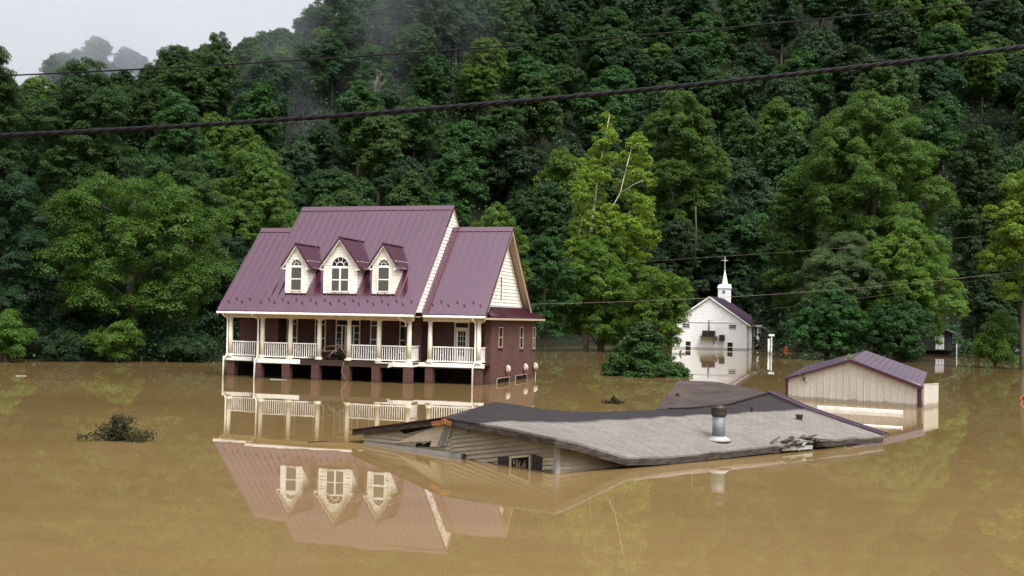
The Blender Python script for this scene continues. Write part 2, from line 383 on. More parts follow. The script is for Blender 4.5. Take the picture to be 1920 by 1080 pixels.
def clumps_on_lobes(lobes, spacing, rng, low=-0.35, fill=0.35):
    """centres of leaf clumps on the skin of the lobes (and some inside)"""
    C, D = [], []
    for (c, r) in lobes:
        c = np.array(c, float); r = np.array(r, float) if np.ndim(r) else np.array([r, r, r], float)
        area = 4 * math.pi * (r.mean() ** 2)
        n = max(4, int(area / (spacing ** 2)))
        d = unit(rng.normal(size=(n * 2, 3))); d = d[d[:, 2] > low][:n]
        k = 0.78 + 0.26 * rng.random(len(d)) ** 0.7
        inner = rng.random(len(d)) < fill * 0.4
        k = np.where(inner, 0.35 + 0.4 * rng.random(len(d)), k)
        C.append(c + d * r * k[:, None]); D.append(d)
    C = np.concatenate(C); D = np.concatenate(D)
    # drop clumps buried deep in another lobe
    keep = np.ones(len(C), bool)
    for (c, r) in lobes:
        r = np.array(r, float) if np.ndim(r) else np.array([r, r, r], float)
        q = np.linalg.norm((C - np.array(c)) / r, axis=1); keep &= ~((q < 0.55) & (rng.random(len(C)) < 0.8))
    return C[keep], D[keep]

def foliage(name, lobes, m, rng, spacing=1.1, clump=0.75, leaves=46, leaf=0.34, flat=0.85, low=-0.5, aspect=0.62, droop=0.12, up=0.6, rnd=0.45, jitter=0.0):
    C, D = clumps_on_lobes(lobes, spacing, rng, low)
    nC = len(C)
    rad = clump * rng.uniform(0.6, 1.35, nC)
    ct = rng.normal(0, 0.16, nC)
    k = np.repeat(np.arange(nC), np.maximum(4, (leaves * (rad / clump) ** 1.6)).astype(int))
    n = len(k)
    d = unit(rng.normal(size=(n, 3)))
    flip = (d[:, 2] < -0.1) & (rng.random(n) < 0.88); d[flip, 2] *= -1
    rr = rad[k] * (0.55 + 0.5 * rng.random(n) ** 0.6)
    sc = np.array([1, 1, flat])
    # a ragged clump: stretched along its own random direction
    ax = unit(rng.normal(size=(nC, 3)) + D * 0.8); st = rng.uniform(0.0, 0.7, nC)
    off = d * rr[:, None] * sc
    off += ax[k] * ((off * ax[k]).sum(1) * st[k])[:, None]
    P = C[k] + off
    # tips droop
    P[:, 2] -= droop * 0.5 * np.hypot(off[:, 0], off[:, 1]) ** 2 / np.maximum(rad[k], 0.2)
    N = unit(0.55 * d + 0.35 * D[k] + np.array([0, 0, up]) + rnd * rng.normal(size=(n, 3)))
    size = leaf * rng.uniform(0.65, 1.35, n)
    tint = 0.5 + ct[k] + rng.normal(0, 0.16, n)
    return leaf_mesh(name, P, N, size, tint, m, rng, aspect, droop)

def auto_lobes(rng, h0, h1, rx, n, ry=None, size=(0.34, 0.5), taper=0.55, base=0.3):
    """lobes filling an egg-shaped crown from height h0 to h1"""
    ry = ry or rx; L = []
    for i in range(n):
        t = (i + rng.random()) / n
        z = h0 + (h1 - h0) * (0.12 + 0.80 * t)
        prof = math.sin(math.pi * min(1, max(0.02, (t * 0.86 + 0.12)))) ** taper
        ang = i * 2.39996 + rng.uniform(-0.5, 0.5)
        r = rx * rng.uniform(*size) * (1.0 if t < 0.8 else 0.8)
        q = max(0.0, prof - size[0] * 0.9) * rng.uniform(0.65, 1.0)
        L.append(((math.cos(ang) * rx * q, math.sin(ang) * ry * q, z), (r, r, r * rng.uniform(0.82, 1.05))))
    L.append(((0, 0, h0 + (h1 - h0) * 0.5), (rx * 0.5, ry * 0.5, (h1 - h0) * 0.36)))
    return L

def trunk_mb(height, r0, lobes, rng, lean=(0, 0), nb=10):
    mb = MB(); n = 7; pts = []; rs = []
    for i in range(n):
        t = i / (n - 1)
        pts.append((lean[0] * t + rng.uniform(-1, 1) * 0.12 * t * 3, lean[1] * t + rng.uniform(-1, 1) * 0.12 * t * 3, -1.2 + (height + 1.2) * t)); rs.append(r0 * (1.25 - 0.95 * t) if i else r0 * 1.5)
    mb.tube(pts, rs, 7)
    idx = rng.permutation(len(lobes))[:nb]
    for j in idx:
        c = np.array(lobes[j][0]); zb = max(0.5, min(height * 0.8, c[2] - 0.35 * np.hypot(c[0], c[1]) - 1.2)); t = (zb + 1.2) / (height + 1.2)
        a = np.array([lean[0] * t, lean[1] * t, zb]); mid = (a + c) / 2 + np.array([0, 0, 0.4]) + rng.normal(size=3) * 0.2
        mb.tube([a, mid, c], [r0 * 0.38 * (1 - 0.5 * t), r0 * 0.24 * (1 - .4 * t), r0 * 0.08], 5)
    return mb

def tree(name, label, loc, lobes, m, rng, bark='bark', trunk_h=None, trunk_r=0.3, group=None, cat='tree', nb=10, **kw):
    root = empty(name, loc); tag(root, label, cat, group)
    th = trunk_h or max(l[0][2] for l in lobes)
    trunk_mb(th, trunk_r, lobes, rng, nb=nb).build('trunk', MAT[bark], root, True)
    me = foliage('crown', lobes, m, rng, **kw); c = bpy.data.objects.new('crown', me); COL.objects.link(c); c.parent = root
    return root

# ---- trees that stand apart, near the water
def px_tree(name, label, x0, x1, ytop, ybase, Y, m, seed, n=16, base=None, bark='bark', group=None, cat='tree', depth=0.8, h0=None, size=(0.30, 0.46), taper=0.55, leafpx=1.45, dens=1.0, **kw):
    """a tree of the size it shows at distance Y (photo pixels give its width and top)"""
    rng = np.random.default_rng(seed)
    cx = (x0 + x1) / 2; top = at(cx, ytop, Y); low = at(cx, ybase, Y); wdt = (at(x1, ytop, Y) - at(x0, ytop, Y)).length
    X = (top.x + low.x) / 2; gz = base if base is not None else max(-0.3, float(terrain(X, Y)))
    H = top.z - gz; hb = max(0.2, low.z - gz) if h0 is None else h0
    L = auto_lobes(rng, hb, H, wdt / 2, n, wdt / 2 * depth, size, taper)
    lf = leafpx * Y / (FPX / 1920 * 1024)
    sp = kw.pop('spacing', max(0.75, wdt * 0.080)) / math.sqrt(dens); cl = kw.pop('clump', max(0.40, wdt * 0.043))
    lv = kw.pop('leaves', int(np.clip(1.7 * 6.3 * cl * cl / (lf * lf * 0.62) , 20, 300)))
    return tree(name, label, (X, Y, gz), L, m, rng, bark, H * 0.86, max(0.16, wdt * 0.028), group, cat, spacing=sp, clump=cl, leaves=lv, leaf=lf, **kw)

px_tree('maple_tree', 'large broad maple with layered bright foliage hanging over the water beside the brick house', 60, 445, 325, 632, 77, LM['maple'], 11, n=62, droop=0.35, size=(0.13, 0.22), flat=0.75, taper=0.35, spacing=1.08, clump=0.54, leaves=210, leafpx=1.75, low=-.25, up=.75, rnd=.4)
px_tree('broadleaf_tree', 'tall dark tree at the picture edge, its narrow top standing alone against the sky', -75, 44, 52, 440, 84, LM['mid'], 12, n=26, taper=0.5)
px_tree('broadleaf_tree', 'unseen tree added beyond the picture edge beside the tall narrow-topped one, closing a sky gap mirrored in the water', -230, -30, 60, 440, 92, LM['mid'], 121, n=24, taper=.4)  # unseen tree, added to keep bright sky out of the water's reflection
px_tree('broadleaf_tree', 'dense dark tree standing behind the tall narrow-topped tree at the picture edge', -110, 62, 125, 500, 108, LM['deep'], 122, n=30, taper=.3, dens=1.4)
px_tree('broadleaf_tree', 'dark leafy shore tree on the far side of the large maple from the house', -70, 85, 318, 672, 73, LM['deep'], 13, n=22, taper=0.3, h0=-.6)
px_tree('broadleaf_tree', 'tall full tree rising straight behind the large maple to just above the thin cable', 45, 265, 112, 500, 92, LM['mid'], 14, n=18)
px_tree('broadleaf_tree', 'round-topped tall tree whose top is crossed by the thick cable behind the large maple', 255, 405, 158, 470, 103, LM['mid'], 15, n=16)
px_tree('broadleaf_tree', 'yellow-green leafy tree between the large maple and the house roof', 375, 572, 268, 600, 97, LM['bright'], 16, n=18)
px_tree('broadleaf_tree', 'mid-height tree with its top just over the crown of the large maple', 270, 425, 285, 560, 91, LM['mid'], 17, n=14)
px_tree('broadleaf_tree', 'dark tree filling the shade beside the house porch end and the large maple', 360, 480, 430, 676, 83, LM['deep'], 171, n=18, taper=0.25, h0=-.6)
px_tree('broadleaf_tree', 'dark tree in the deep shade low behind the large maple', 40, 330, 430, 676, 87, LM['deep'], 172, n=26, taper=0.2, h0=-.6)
px_tree('shore_bush', 'bright bush hanging over the water at the edge of the picture', -35, 66, 590, 686, 69.5, LM['bright'], 18, n=7, cat='bush')
px_tree('shore_bush', 'bright leafy bush low over the water in the dark under the large maple', 170, 268, 606, 690, 72.5, LM['bright'], 19, n=7, cat='bush')
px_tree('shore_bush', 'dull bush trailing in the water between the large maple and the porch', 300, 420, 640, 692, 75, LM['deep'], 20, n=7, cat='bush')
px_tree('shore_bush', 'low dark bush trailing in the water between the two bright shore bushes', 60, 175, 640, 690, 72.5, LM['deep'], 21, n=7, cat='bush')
px_tree('broadleaf_tree', 'bright leafy treetop showing just past the ridge of the house', 858, 990, 384, 640, 108, LM['bright'], 22, n=12)
px_tree('broadleaf_tree', 'mid green leafy tree between the house gable and the pale-trunked sycamore', 965, 1080, 430, 665, 117, LM['mid'], 23, n=14)
px_tree('broadleaf_tree', 'dense leafy tree around the foot of the tall pale-trunked sycamore', 1030, 1225, 432, 668, 121, LM['lime'], 24, n=20, size=(0.24, 0.4))
px_tree('broadleaf_tree', 'leafy tree with layered branches reaching toward the church wall', 1165, 1300, 500, 668, 116, LM['lime'], 25, n=18, taper=.4, size=(.22, .36), droop=0.4)

def sycamore():
    rng = np.random.default_rng(31); Y = 123
    b = on_ground(1100, 656); k = Y / b.y
    base = at(1098, 658, Y); base.z = -0.3
    P = lambda x, y, d=0: np.array(at(x, y, Y + d) - base)
    root = empty('sycamore_tree', base); tag(root, 'tall thin sycamore with bare pale trunk and airy yellow-green leaves', 'tree')
    t = MB()
    main = [P(1098, 665), P(1100, 560), P(1103, 480), P(1112, 400), P(1121, 330), P(1132, 275), P(1143, 215)]
    t.tube(main, [0.36, 0.30, 0.24, 0.19, 0.13, 0.08, 0.03], 7)
    limbs = [[P(1106, 470), P(1128, 420, -1), P(1150, 385, -2), P(1163, 362, -2), P(1172, 325, -2), P(1186, 270, -1)],
             [P(1110, 430), P(1135, 415, 1), P(1160, 405, 2), P(1190, 395, 2)],
             [P(1114, 390), P(1104, 360, 2), P(1094, 335, 2)], [P(1118, 350), P(1108, 310, 1), P(1112, 290, 1)],
             [P(1163, 362, -2), P(1190, 345, -3), P(1205, 338, -3)], [P(1104, 470), P(1085, 440, -2), P(1092, 405, -2)],
             [P(1172, 325, -2), P(1180, 290, 0), P(1205, 270, 0)]]
    for l in limbs:
        r = 0.10 if len(l) > 4 else 0.065
        t.tube(l, [r * (1 - 0.75 * i / (len(l) - 1)) for i in range(len(l))], 6)
    t.build('trunk', MAT['bark_pale'], root, True)
    L = []
    spots = [(1143,222,11),(1138,245,15),(1130,270,18),(1150,262,14),(1122,292,20),(1140,300,18),(1108,312,22),(1130,330,20),(1098,340,24),(1090,362,20),(1118,372,20),
             (1184,272,15),(1196,258,12),(1205,278,16),(1178,300,18),(1204,305,18),(1190,328,22),(1212,342,18),(1168,345,16),(1180,372,24),(1205,385,24),(1150,398,22),(1214,410,18),
             (1095,395,22),(1112,415,22),(1140,430,28),(1180,425,28),(1085,430,24),(1205,438,24),(1100,455,30),(1160,462,34),(1200,468,30),(1074,470,24),(1130,490,34),(1225,448,16)]
    for x, y, r in spots:
        R = r * Y / FPX * 0.86; d = rng.uniform(-3.0, 0.8)
        L.append((P(x + rng.uniform(-3, 3), y, d), (R, R, R * 0.85)))
    me = foliage('crown', L, LM['yellow'], rng, spacing=0.72, clump=0.40, leaves=58, leaf=0.19, low=-0.8, up=0.4, rnd=0.6)
    c = bpy.data.objects.new('crown', me); COL.objects.link(c); c.parent = root
sycamore()

def cedar():
    rng = np.random.default_rng(41); Y = 68.5; base = at(1206, 706, Y); base.z = -0.2
    root = empty('cedar_tree', base); tag(root, 'dark bushy cedar standing in the water in front of the church', 'tree')
    MB().tube([(0, 0, -1.2), (0, 0, 2.2), (0.05, 0, 3.4)], [0.13, 0.08, 0.02], 6).build('trunk', MAT['bark'], root, True)
    L = []
    H = 3.65
    for i in range(110):
        t = rng.random() ** 1.25; z = 0.15 + (H - 0.4) * t
        rr = 2.6 * (1 - t) ** 0.75 * (0.45 + 0.55 * rng.random() ** .5) + 0.08
        a = rng.uniform(0, 6.28); r = rng.uniform(0.30, 0.55) * (1 - 0.45 * t)
        L.append(((math.cos(a) * rr, math.sin(a) * rr, z - 0.06 * rr), (r, r, r * 0.75)))
    L.append(((0, 0, 1.2), (1.1, 1.1, 1.1)))
    me = foliage('crown', L, LM['cedar'], rng, spacing=0.26, clump=0.20, leaves=26, leaf=0.15, aspect=0.35, droop=0.1, up=0.6, flat=0.5, low=-0.7)
    c = bpy.data.objects.new('crown', me); COL.objects.link(c); c.parent = root
cedar()

px_tree('broadleaf_tree', 'huge spreading tree with the widest rounded crown, above the purple shed roof', 1495, 1778, 172, 575, 127, LM['fresh'], 51, n=30, size=(0.22, 0.36))
px_tree('broadleaf_tree', 'leafy tree on the church side of the huge spreading tree', 1425, 1560, 295, 650, 133, LM['fresh'], 52, n=16)
px_tree('broadleaf_tree', 'narrow dark leafy tree close beside the church porch', 1415, 1500, 425, 665, 140, LM['deep'], 53, n=12)
px_tree('broadleaf_tree', 'full dark tree behind the small slate house at the foot of the hill', 1765, 1905, 218, 600, 131, LM['mid'], 54, n=16)
px_tree('willow_tree', 'grey-green fine-leaved willow in front of the huge spreading tree', 1480, 1700, 455, 655, 114, LM['grey'], 55, n=18, leafpx=1.2, dens=1.2)
px_tree('broadleaf_tree', 'pyramid-shaped bright tree with pale top in front of the small slate house', 1598, 1805, 418, 660, 112, LM['lime'], 56, n=18, taper=1.0)
px_tree('shore_bush', 'leafy bush dipping into the water near the two white posts', 1476, 1625, 545, 680, 109, LM['mid'], 57, n=12, cat='bush')
px_tree('shore_bush', 'leafy bush dipping into the water behind the purple shed roof', 1610, 1762, 575, 682, 107, LM['mid'], 58, n=12, cat='bush')
px_tree('broadleaf_tree', 'yellow-green tree cut by the picture edge beside the utility pole', 1848, 1990, 305, 600, 92, LM['yellow'], 59, n=14, dens=0.8)
px_tree('drooping_tree', 'small drooping tree leaning over the water in front of the utility pole', 1822, 1915, 596, 696, 94.5, LM['bright'], 60, n=9, droop=0.6)
px_tree('broadleaf_tree', 'dark tree in the shade behind the utility pole at the picture edge', 1800, 1960, 470, 668, 128, LM['deep'], 61, n=12)
px_tree('broadleaf_tree', 'tall pale green tree on the slope above the church steeple', 1175, 1370, 165, 520, 166, LM['fresh'], 62, n=16)
px_tree('broadleaf_tree', 'dark rounded tree on the slope directly behind the church steeple', 1300, 1450, 360, 640, 163, LM['deep'], 63, n=14)
px_tree('broadleaf_tree', 'dark tree low on the slope between the sycamore and the church gable', 1200, 1330, 400, 640, 158, LM['deep'], 64, n=14)

def dead_tree(label, x, y0, y1, Y, seed, spread=26):
    rng = np.random.default_rng(seed); base = at(x, y0, Y); tz = float(terrain(base.x, Y)); top = at(x, y1, Y)
    base.z = min(tz, base.z); H = top.z - base.z; mb = MB()
    k = Y / FPX
    def br(p, d, ln, r, lev):
        q = p + d * ln * 0.5 + Vector(rng.normal(size=3)) * ln * 0.06; e = p + d * ln + Vector((0, 0, ln * 0.12))
        mb.tube([p, q, e], [r, r * 0.75, r * 0.45], 5)
        if lev:
            for i in range(3):
                s0 = q.lerp(e, rng.uniform(0, 1)); nd = (d + Vector(rng.normal(size=3)) * 0.5 + Vector((0, 0, 0.15))).normalized()
                br(s0, nd, ln * rng.uniform(0.5, 0.75), r * 0.5, lev - 1)
    mb.tube([(0, 0, -1), (0.1, 0, H * 0.5), (0, 0.1, H)], [0.10, 0.07, 0.03], 6)
    for i in range(9):
        h = H * rng.uniform(0.5, 0.95); a = rng.uniform(0, 6.28)
        br(Vector((0, 0, h)), Vector((math.cos(a), math.sin(a), 1.1)).normalized(), spread * k * rng.uniform(0.5, 1.0), 0.06, 3)
    o = mb.build('bare_tree', MAT['bark_dead'], None, True, base); tag(o, label, 'tree')
dead_tree('bare leafless grey tree on the slope beside the top of the sycamore', 1247, 400, 262, 165, 71, 40)
dead_tree('small bare grey tree high on the slope above the house', 548, 140, 92, 205, 72, 22)
dead_tree('leafless grey tree on the slope right above the house roof ridge', 700, 265, 150, 172, 73, 26)
o = MB().tube([(0, 0, -1), (0.1, 0, 4), (0, 0.1, 7.0)], [0.15, 0.12, 0.09], 7).build('dead_tree', MAT['bark'], None, True, at(1303, 478, 153)); tag(o, 'tall bare grey trunk standing on the dark slope above the church gable', 'tree trunk')

# ---- the forest on the slope: a few kinds built once, then copied
def forest():
    rng = np.random.default_rng(77)
    kinds = [('deep', 5.2, 14, 'dark green broadleaf tree in the forest on the steep slope', 'dark green forest trees'),
             ('mid', 5.6, 14.5, 'fresh green round-topped tree in the forest on the steep slope', 'fresh green forest trees'),
             ('mid', 4.6, 16, 'tall narrow green tree in the forest on the steep slope', 'tall narrow forest trees'),
             ('blue', 5.8, 14, 'bluish green broad tree in the forest on the steep slope', 'bluish green forest trees'),
             ('grey', 4.8, 13, 'grey-green pale tree in the forest on the steep slope', 'grey-green forest trees'),
             ('deep', 4.4, 15.5, 'dark pointed tree in the forest on the steep slope', 'dark pointed forest trees'),
             ('bright', 4.6, 13, 'light green tree in the forest on the steep slope', 'light green forest trees')]
    prob = [0.25, 0.30, 0.18, 0.07, 0.03, 0.09, 0.08]
    protos = []
    for i, (mk, r, h, lab, grp) in enumerate(kinds):
        vs = []
        for v in range(2):
            rg = np.random.default_rng(100 + i * 10 + v)
            L = auto_lobes(rg, h * 0.22, h, r, 15, r, (0.26, 0.44), 1.0 if i in (2, 5) else 0.55)
            me = foliage('crown', L, LM[mk], rg, spacing=1.05, clump=0.58, leaves=85, leaf=0.27)
            tm = trunk_mb(h * 0.8, 0.22, L, rg, nb=6)
            vs.append((me, tm))
        protos.append(vs)
    made = {}
    pts = []
    # dart throwing on the slope inside the view
    tries = 0; X = []
    for _ in range(900):                                              # the far hilltop first
        x = rng.uniform(-150, -78); Y = rng.uniform(255, 300); z = float(terrain(x, Y))
        if z > 34 and all((x - p[0]) ** 2 + (Y - p[1]) ** 2 > 49 for p in X) and len(X) < 26: X.append((x, Y, z))
    blocks = [(-.47, -.25, .20), (-.30, -.19, .14), (-.20, .02, .085), (.03, .16, .12), (.10, .16, .16), (.22, .29, .13), (.26, .41, .19), (.39, .48, .17)]
    sz = lambda a: float(np.interp(a, [-.42, -.15, .05, .3], [.66, .80, 1.0, 1.15]))
    while tries < 90000 and len(X) < 292:
        tries += 1
        Y = rng.uniform(112, 300); a = rng.uniform(-0.50, 0.50); x = a * Y
        z = float(terrain(x, Y))
        if z < 3.0: continue
        e = (z + 13 - CAMZ) / Y
        if (z - CAMZ) / Y > 0.315: continue                       # above the frame
        if any(b0 < a < b1 and e < el - .012 for b0, b1, el in blocks): continue
        # hidden behind the crest: skip
        if any((float(terrain(a * q, q)) + 3 - CAMZ) / q > e for q in np.linspace(110, Y - 4, 12)): continue
        dmin = (6.9 + 0.012 * (Y - 110)) * sz(a)
        if any((x - p[0]) ** 2 + (Y - p[1]) ** 2 < dmin ** 2 for p in X): continue
        X.append((x, Y, z))
    for (x, Y, z) in X:
        k = int(rng.choice(len(kinds), p=prob)); v = int(rng.integers(2)); mk, r, h, lab, grp = kinds[k]
        root = empty('forest_tree', (x, Y, z - 0.3), rng.uniform(0, 6.28)); s = rng.uniform(0.85, 1.2) * sz(x / Y); root.scale = (s, s, s * rng.uniform(0.9, 1.12))
        tag(root, lab, 'tree', grp)
        if (k, v) not in made:
            me, tm = protos[k][v]
            c = bpy.data.objects.new('crown', me); COL.objects.link(c); c.parent = root
            t = tm.build('trunk', MAT['bark'], root, True); made[(k, v)] = (c, t)
        else:
            c, t = made[(k, v)]; dup(c, root); dup(t, root)
    print('forest trees', len(X), 'tries', tries)
    # shrubs and saplings under the trees
    n = 9000; Y = rng.uniform(104, 290, n); a = rng.uniform(-0.5, 0.5, n); xx = a * Y; z = terrain(xx, Y); ok = (z > 0.7) & ((z - CAMZ) / Y < 0.33); xx, Y, z = xx[ok], Y[ok], z[ok]
    bx = np.concatenate([rng.uniform(-62, -14, 900), rng.uniform(14, 75, 500)]); by = np.concatenate([rng.uniform(75, 112, 900), rng.uniform(136, 166, 500)]); bz = terrain(bx, by); ok = bz > -.25
    xx, Y, z = np.concatenate([xx, bx[ok]]), np.concatenate([Y, by[ok]]), np.concatenate([z, bz[ok]])
    k = np.repeat(np.arange(len(xx)), np.where(Y < 112, 110, 36)); d = unit(rng.normal(size=(len(k), 3))); d[:, 2] = abs(d[:, 2])
    R = rng.uniform(1.0, 3.2, len(xx))
    P = np.stack([xx, Y, z], 1)[k] + d * R[k][:, None] * np.array([1.1, 1.1, 1.0])
    N = unit(d * 0.6 + np.array([0, 0, 0.5]) + 0.6 * rng.normal(size=d.shape))
    ct = rng.normal(0, 0.25, len(xx))
    me = leaf_mesh('undergrowth', P, N, rng.uniform(0.45, 0.95, len(k)) * np.where(Y < 112, .36, .8)[k], 0.45 + ct[k] + rng.normal(0, 0.15, len(k)), LM['deep'], rng)
    o = bpy.data.objects.new('undergrowth', me); COL.objects.link(o); tag(o, 'dark undergrowth covering the steep slope beneath the trees', 'undergrowth', kind='stuff')
    # reeds, weeds and low scrub on the flooded bank
forest()

# ------------------------------------------------------------------ the brick house
# local axes: x along the front (towards its gable end), y back, z up from the water
def clip_band(poly, z0, z1):
    """part of a 2-D polygon (s, z) between two heights"""
    def half(p, zc, keep_above):
        out = []
        for i in range(len(p)):
            a, b = p[i], p[(i + 1) % len(p)]
            ia = (a[1] >= zc) if keep_above else (a[1] <= zc); ib = (b[1] >= zc) if keep_above else (b[1] <= zc)
            if ia: out.append(a)
            if ia != ib:
                t = (zc - a[1]) / (b[1] - a[1]); out.append((a[0] + t * (b[0] - a[0]), zc))
        return out
    p = half(poly, z0, True)
    return half(p, z1, False) if len(p) > 2 else []

def lap_siding(mb, poly, frame, row=0.2, out=0.03):
    """overlapping boards filling a convex polygon; frame(s, z, d) -> point, d = distance proud of the wall"""
    zs = [q[1] for q in poly]; z = min(zs)
    mb.poly([frame(s, zz, -0.01) for s, zz in poly])
    while z < max(zs) - 1e-3:
        z1 = min(z + row, max(zs)); c = clip_band(poly, z, z1)
        if len(c) > 2:
            mb.poly([frame(s, zz, out * (1 - (zz - z) / row) + 0.003) for s, zz in c])
            lo = [q for q in c if abs(q[1] - z) < 1e-6]
            if len(lo) >= 2:
                a, b = min(lo), max(lo)
                mb.poly([frame(a[0], z, 0), frame(b[0], z, 0), frame(b[0], z, out + 0.003), frame(a[0], z, out + 0.003)])
        z += row
    return mb

HX = empty('brick_house', (-5.07, 55.24, 0), -0.286)
tag(HX, 'large brick house with purple metal roof, three dormers and a columned porch', 'house')
EZ, RZ, EV, RV = 3.55, 9.59, -0.65, 5.07           # main eave height, ridge height, eave y, ridge y
KS = (RZ - EZ) / (RV - EV)
WEV, WRZ = 0.5, 8.375; WEZ = EZ + 0.02; KW = (WRZ - WEZ) / (RV - WEV)

def metal_roof(name, u0, u1, ev, ez, rv, rz, parent, step=0.405, both=True, th=0.10, skip=None):
    mb = MB(); k = (rz - ez) / (rv - ev)
    n = Vector((0, -k, 1)).normalized()
    sides = [(1, ev)] + ([(-1, 2 * rv - ev)] if both else [])
    for sg, e in sides:
        mb.prism([(u0, e, ez), (u1, e, ez), (u1, rv, rz), (u0, rv, rz)] if sg == 1 else [(u1, e, ez), (u0, e, ez), (u0, rv, rz), (u1, rv, rz)], (0, 0, -th))
        m = int(round((u1 - u0) / step)); nn = Vector((0, -k * sg, 1)).normalized()
        for i in range(m + 1):
            x = u0 + (u1 - u0) * i / m; x = min(max(x, u0 + 0.02), u1 - 0.02)
            a = Vector((x, e + 0.004 * sg, ez + 0.004 * k)); b = Vector((x, rv, rz)); dx = Vector((0.016, 0, 0)); h = nn * 0.065
            lo = nn * -0.002
            mb.hexa([a - dx + lo, a + dx + lo, b + dx + lo, b - dx + lo, a - dx + h, a + dx + h, b + dx + h, b - dx + h])
    o = mb.build(name, MAT['roof'], parent)
    cap = MB()
    w_ = 0.22
    cap.prism([(u0 - 0.01, rv - w_, rz - w_ * k + 0.055), (u0 - 0.01, rv, rz + 0.075), (u0 - 0.01, rv + w_, rz - w_ * k + 0.055), (u0 - 0.01, rv + w_, rz - w_ * k + 0.03), (u0 - 0.01, rv, rz + 0.045), (u0 - 0.01, rv - w_, rz - w_ * k + 0.03)], (u1 - u0 + 0.02, 0, 0))
    cap.build('ridge_cap', MAT['roof'], o)
    return o

U0, U1 = -8.94, 0.365
main_roof = metal_roof('roof', U0, U1, EV, EZ, RV, RZ, HX, 0.40)
wing_a = metal_roof('wing_roof', -11.57, -8.72, WEV, WEZ, RV, WRZ, HX, 0.41)
wing_b = metal_roof('wing_roof', 0.30, 3.80, WEV, WEZ, RV, WRZ, HX, 0.42)
# snow guards: two rows of small cleats on the seams, near the eave
sg = MB().hexa([(-.05, -.04, 0), (.05, -.04, 0), (.05, .05, 0), (-.05, .05, 0), (-.03, -.03, .09), (.03, -.03, .09), (.03, .02, .1), (-.03, .02, .1)])
first = None
for (r_, a, b, ev, ez, k, m) in ((main_roof, U0, U1, EV, EZ, KS, 23), (wing_a, -11.57, -8.72, WEV, WEZ, KW, 7), (wing_b, 0.30, 3.8, WEV, WEZ, KW, 8)):
    for i in range(1, m):
        x = a + (b - a) * i / m; y = ev + (0.40 if i % 2 else 0.55)
        p = (x, y, ez + k * (y - ev) + 0.045)
        if first is None: first = sg.build('snow_guard', MAT['trim_maroon'], r_, loc=p)
        else: dup(first, r_, p)

# gable walls of the main roof (seen over the wings) and of the wing
def frame_u(u, sgn=1): return lambda s, z, d: (u + d * sgn, s, z)
def frame_v(v): return lambda s, z, d: (s, v - d, z)
g = 0.14
for u, sgn in ((0.29, 1), (-8.64, -1)):
    mb = MB()
    lap_siding(mb, [(EV + 0.25, EZ + 0.1), (2 * RV - EV - 0.25, EZ + 0.1), (RV, RZ - g)], frame_u(u, sgn), 0.19)
    mb.build('gable_wall', MAT['siding'], HX)
mb = MB()
lap_siding(mb, [(1.05, 3.92), (9.05, 3.92), (RV, WRZ - g - 0.02)], frame_u(3.32), 0.19)
gw = mb.build('gable_wall', MAT['siding'], HX)
sw = MB()
for (a, b, c, d) in ((4.26, 4.30, 4.44, 5.68), (4.58, 4.62, 4.44, 5.68), (4.30, 4.58, 5.05, 5.08)): sw.box((3.34, a, c), (3.385, b, d))
wn = sw.build('gable_window', MAT['white'], gw)
MB().box((3.335, 4.30, 4.44), (3.36, 4.58, 5.68)).build('pane', MAT['glass'], gw)
# soffits and barge boards along the rakes
def rake(mb, u_in, u_out, ev, ez, rv, rz, th=0.10, drop=0.20):
    for sgn, e in ((1, ev), (-1, 2 * rv - ev)):
        a, b = Vector((u_in, e, ez - th - .004)), Vector((u_in, rv, rz - th - .004)); c, d = Vector((u_out, rv, rz - th - .004)), Vector((u_out, e, ez - th - .004))
        mb.prism([a, b, c, d], (0, 0, -0.03))
        mb.prism([d - Vector((0.02, 0, .031)), c - Vector((0.02, 0, .031)), c - Vector((0.02, 0, drop)), d - Vector((0.02, 0, drop))], (-0.04 if u_out > u_in else 0.04, 0, 0))
mb = MB(); rake(mb, 0.32, U1 - 0.01, EV, EZ, RV, RZ, drop=.16); mb.build('rake_soffit', MAT['tan'], HX)
mb = MB(); rake(mb, 3.35, 3.79, WEV, WEZ, RV, WRZ); mb.build('rake_soffit', MAT['tan'], HX)
mb = MB(); rake(mb, -8.665, U0 + 0.01, EV, EZ, RV, RZ); mb.build('rake_soffit', MAT['tan'], HX)
mb = MB(); rake(mb, -11.2, -11.56, WEV, WEZ, RV, WRZ); mb.build('rake_soffit', MAT['tan'], HX)
# left end gable wall
mb = MB(); lap_siding(mb, [(1.0, 3.52), (9.1, 3.52), (RV, WRZ - g - 0.02)], frame_u(-11.22, -1), 0.19); mb.build('gable_wall', MAT['siding'], HX)
# pent roof round the gable end
mb = MB()
f0, f1, bk = 4.10, 3.36, 10.75
mb.prism([(f0, 0.55, 3.50), (f0, 11.2, 3.50), (f1, 9.05, 4.0), (f1, 1.0, 4.0)], (0, 0, -0.05))
mb.prism([(f0, 11.2, 3.50), (-0.5, 11.2, 3.50), (-0.5, 9.05, 4.0), (f1, 9.05, 4.0)], (0, 0, -0.05))
for i in range(1, 52):
    y = 0.6 + 10.5 * i / 52; yt = 1.0 + 8.05 * i / 52
    mb.beam((f0 - 0.02, y, 3.535), (f1 + 0.02, yt, 4.025), 0.03, 0.05)
for i in range(1, 10):
    x = f1 - 0.4 * i; mb.beam((x, 11.18, 3.535), (x, 9.07, 4.025), 0.03, 0.05)
mb.build('pent_roof', MAT['roof'], HX)
mb = MB(); mb.box((3.70, 0.55, 3.34), (4.10, 11.2, 3.44)); mb.box((0, 10.6, 3.34), (4.05, 11.2, 3.435)); mb.build('pent_fascia', MAT['tan'], HX)

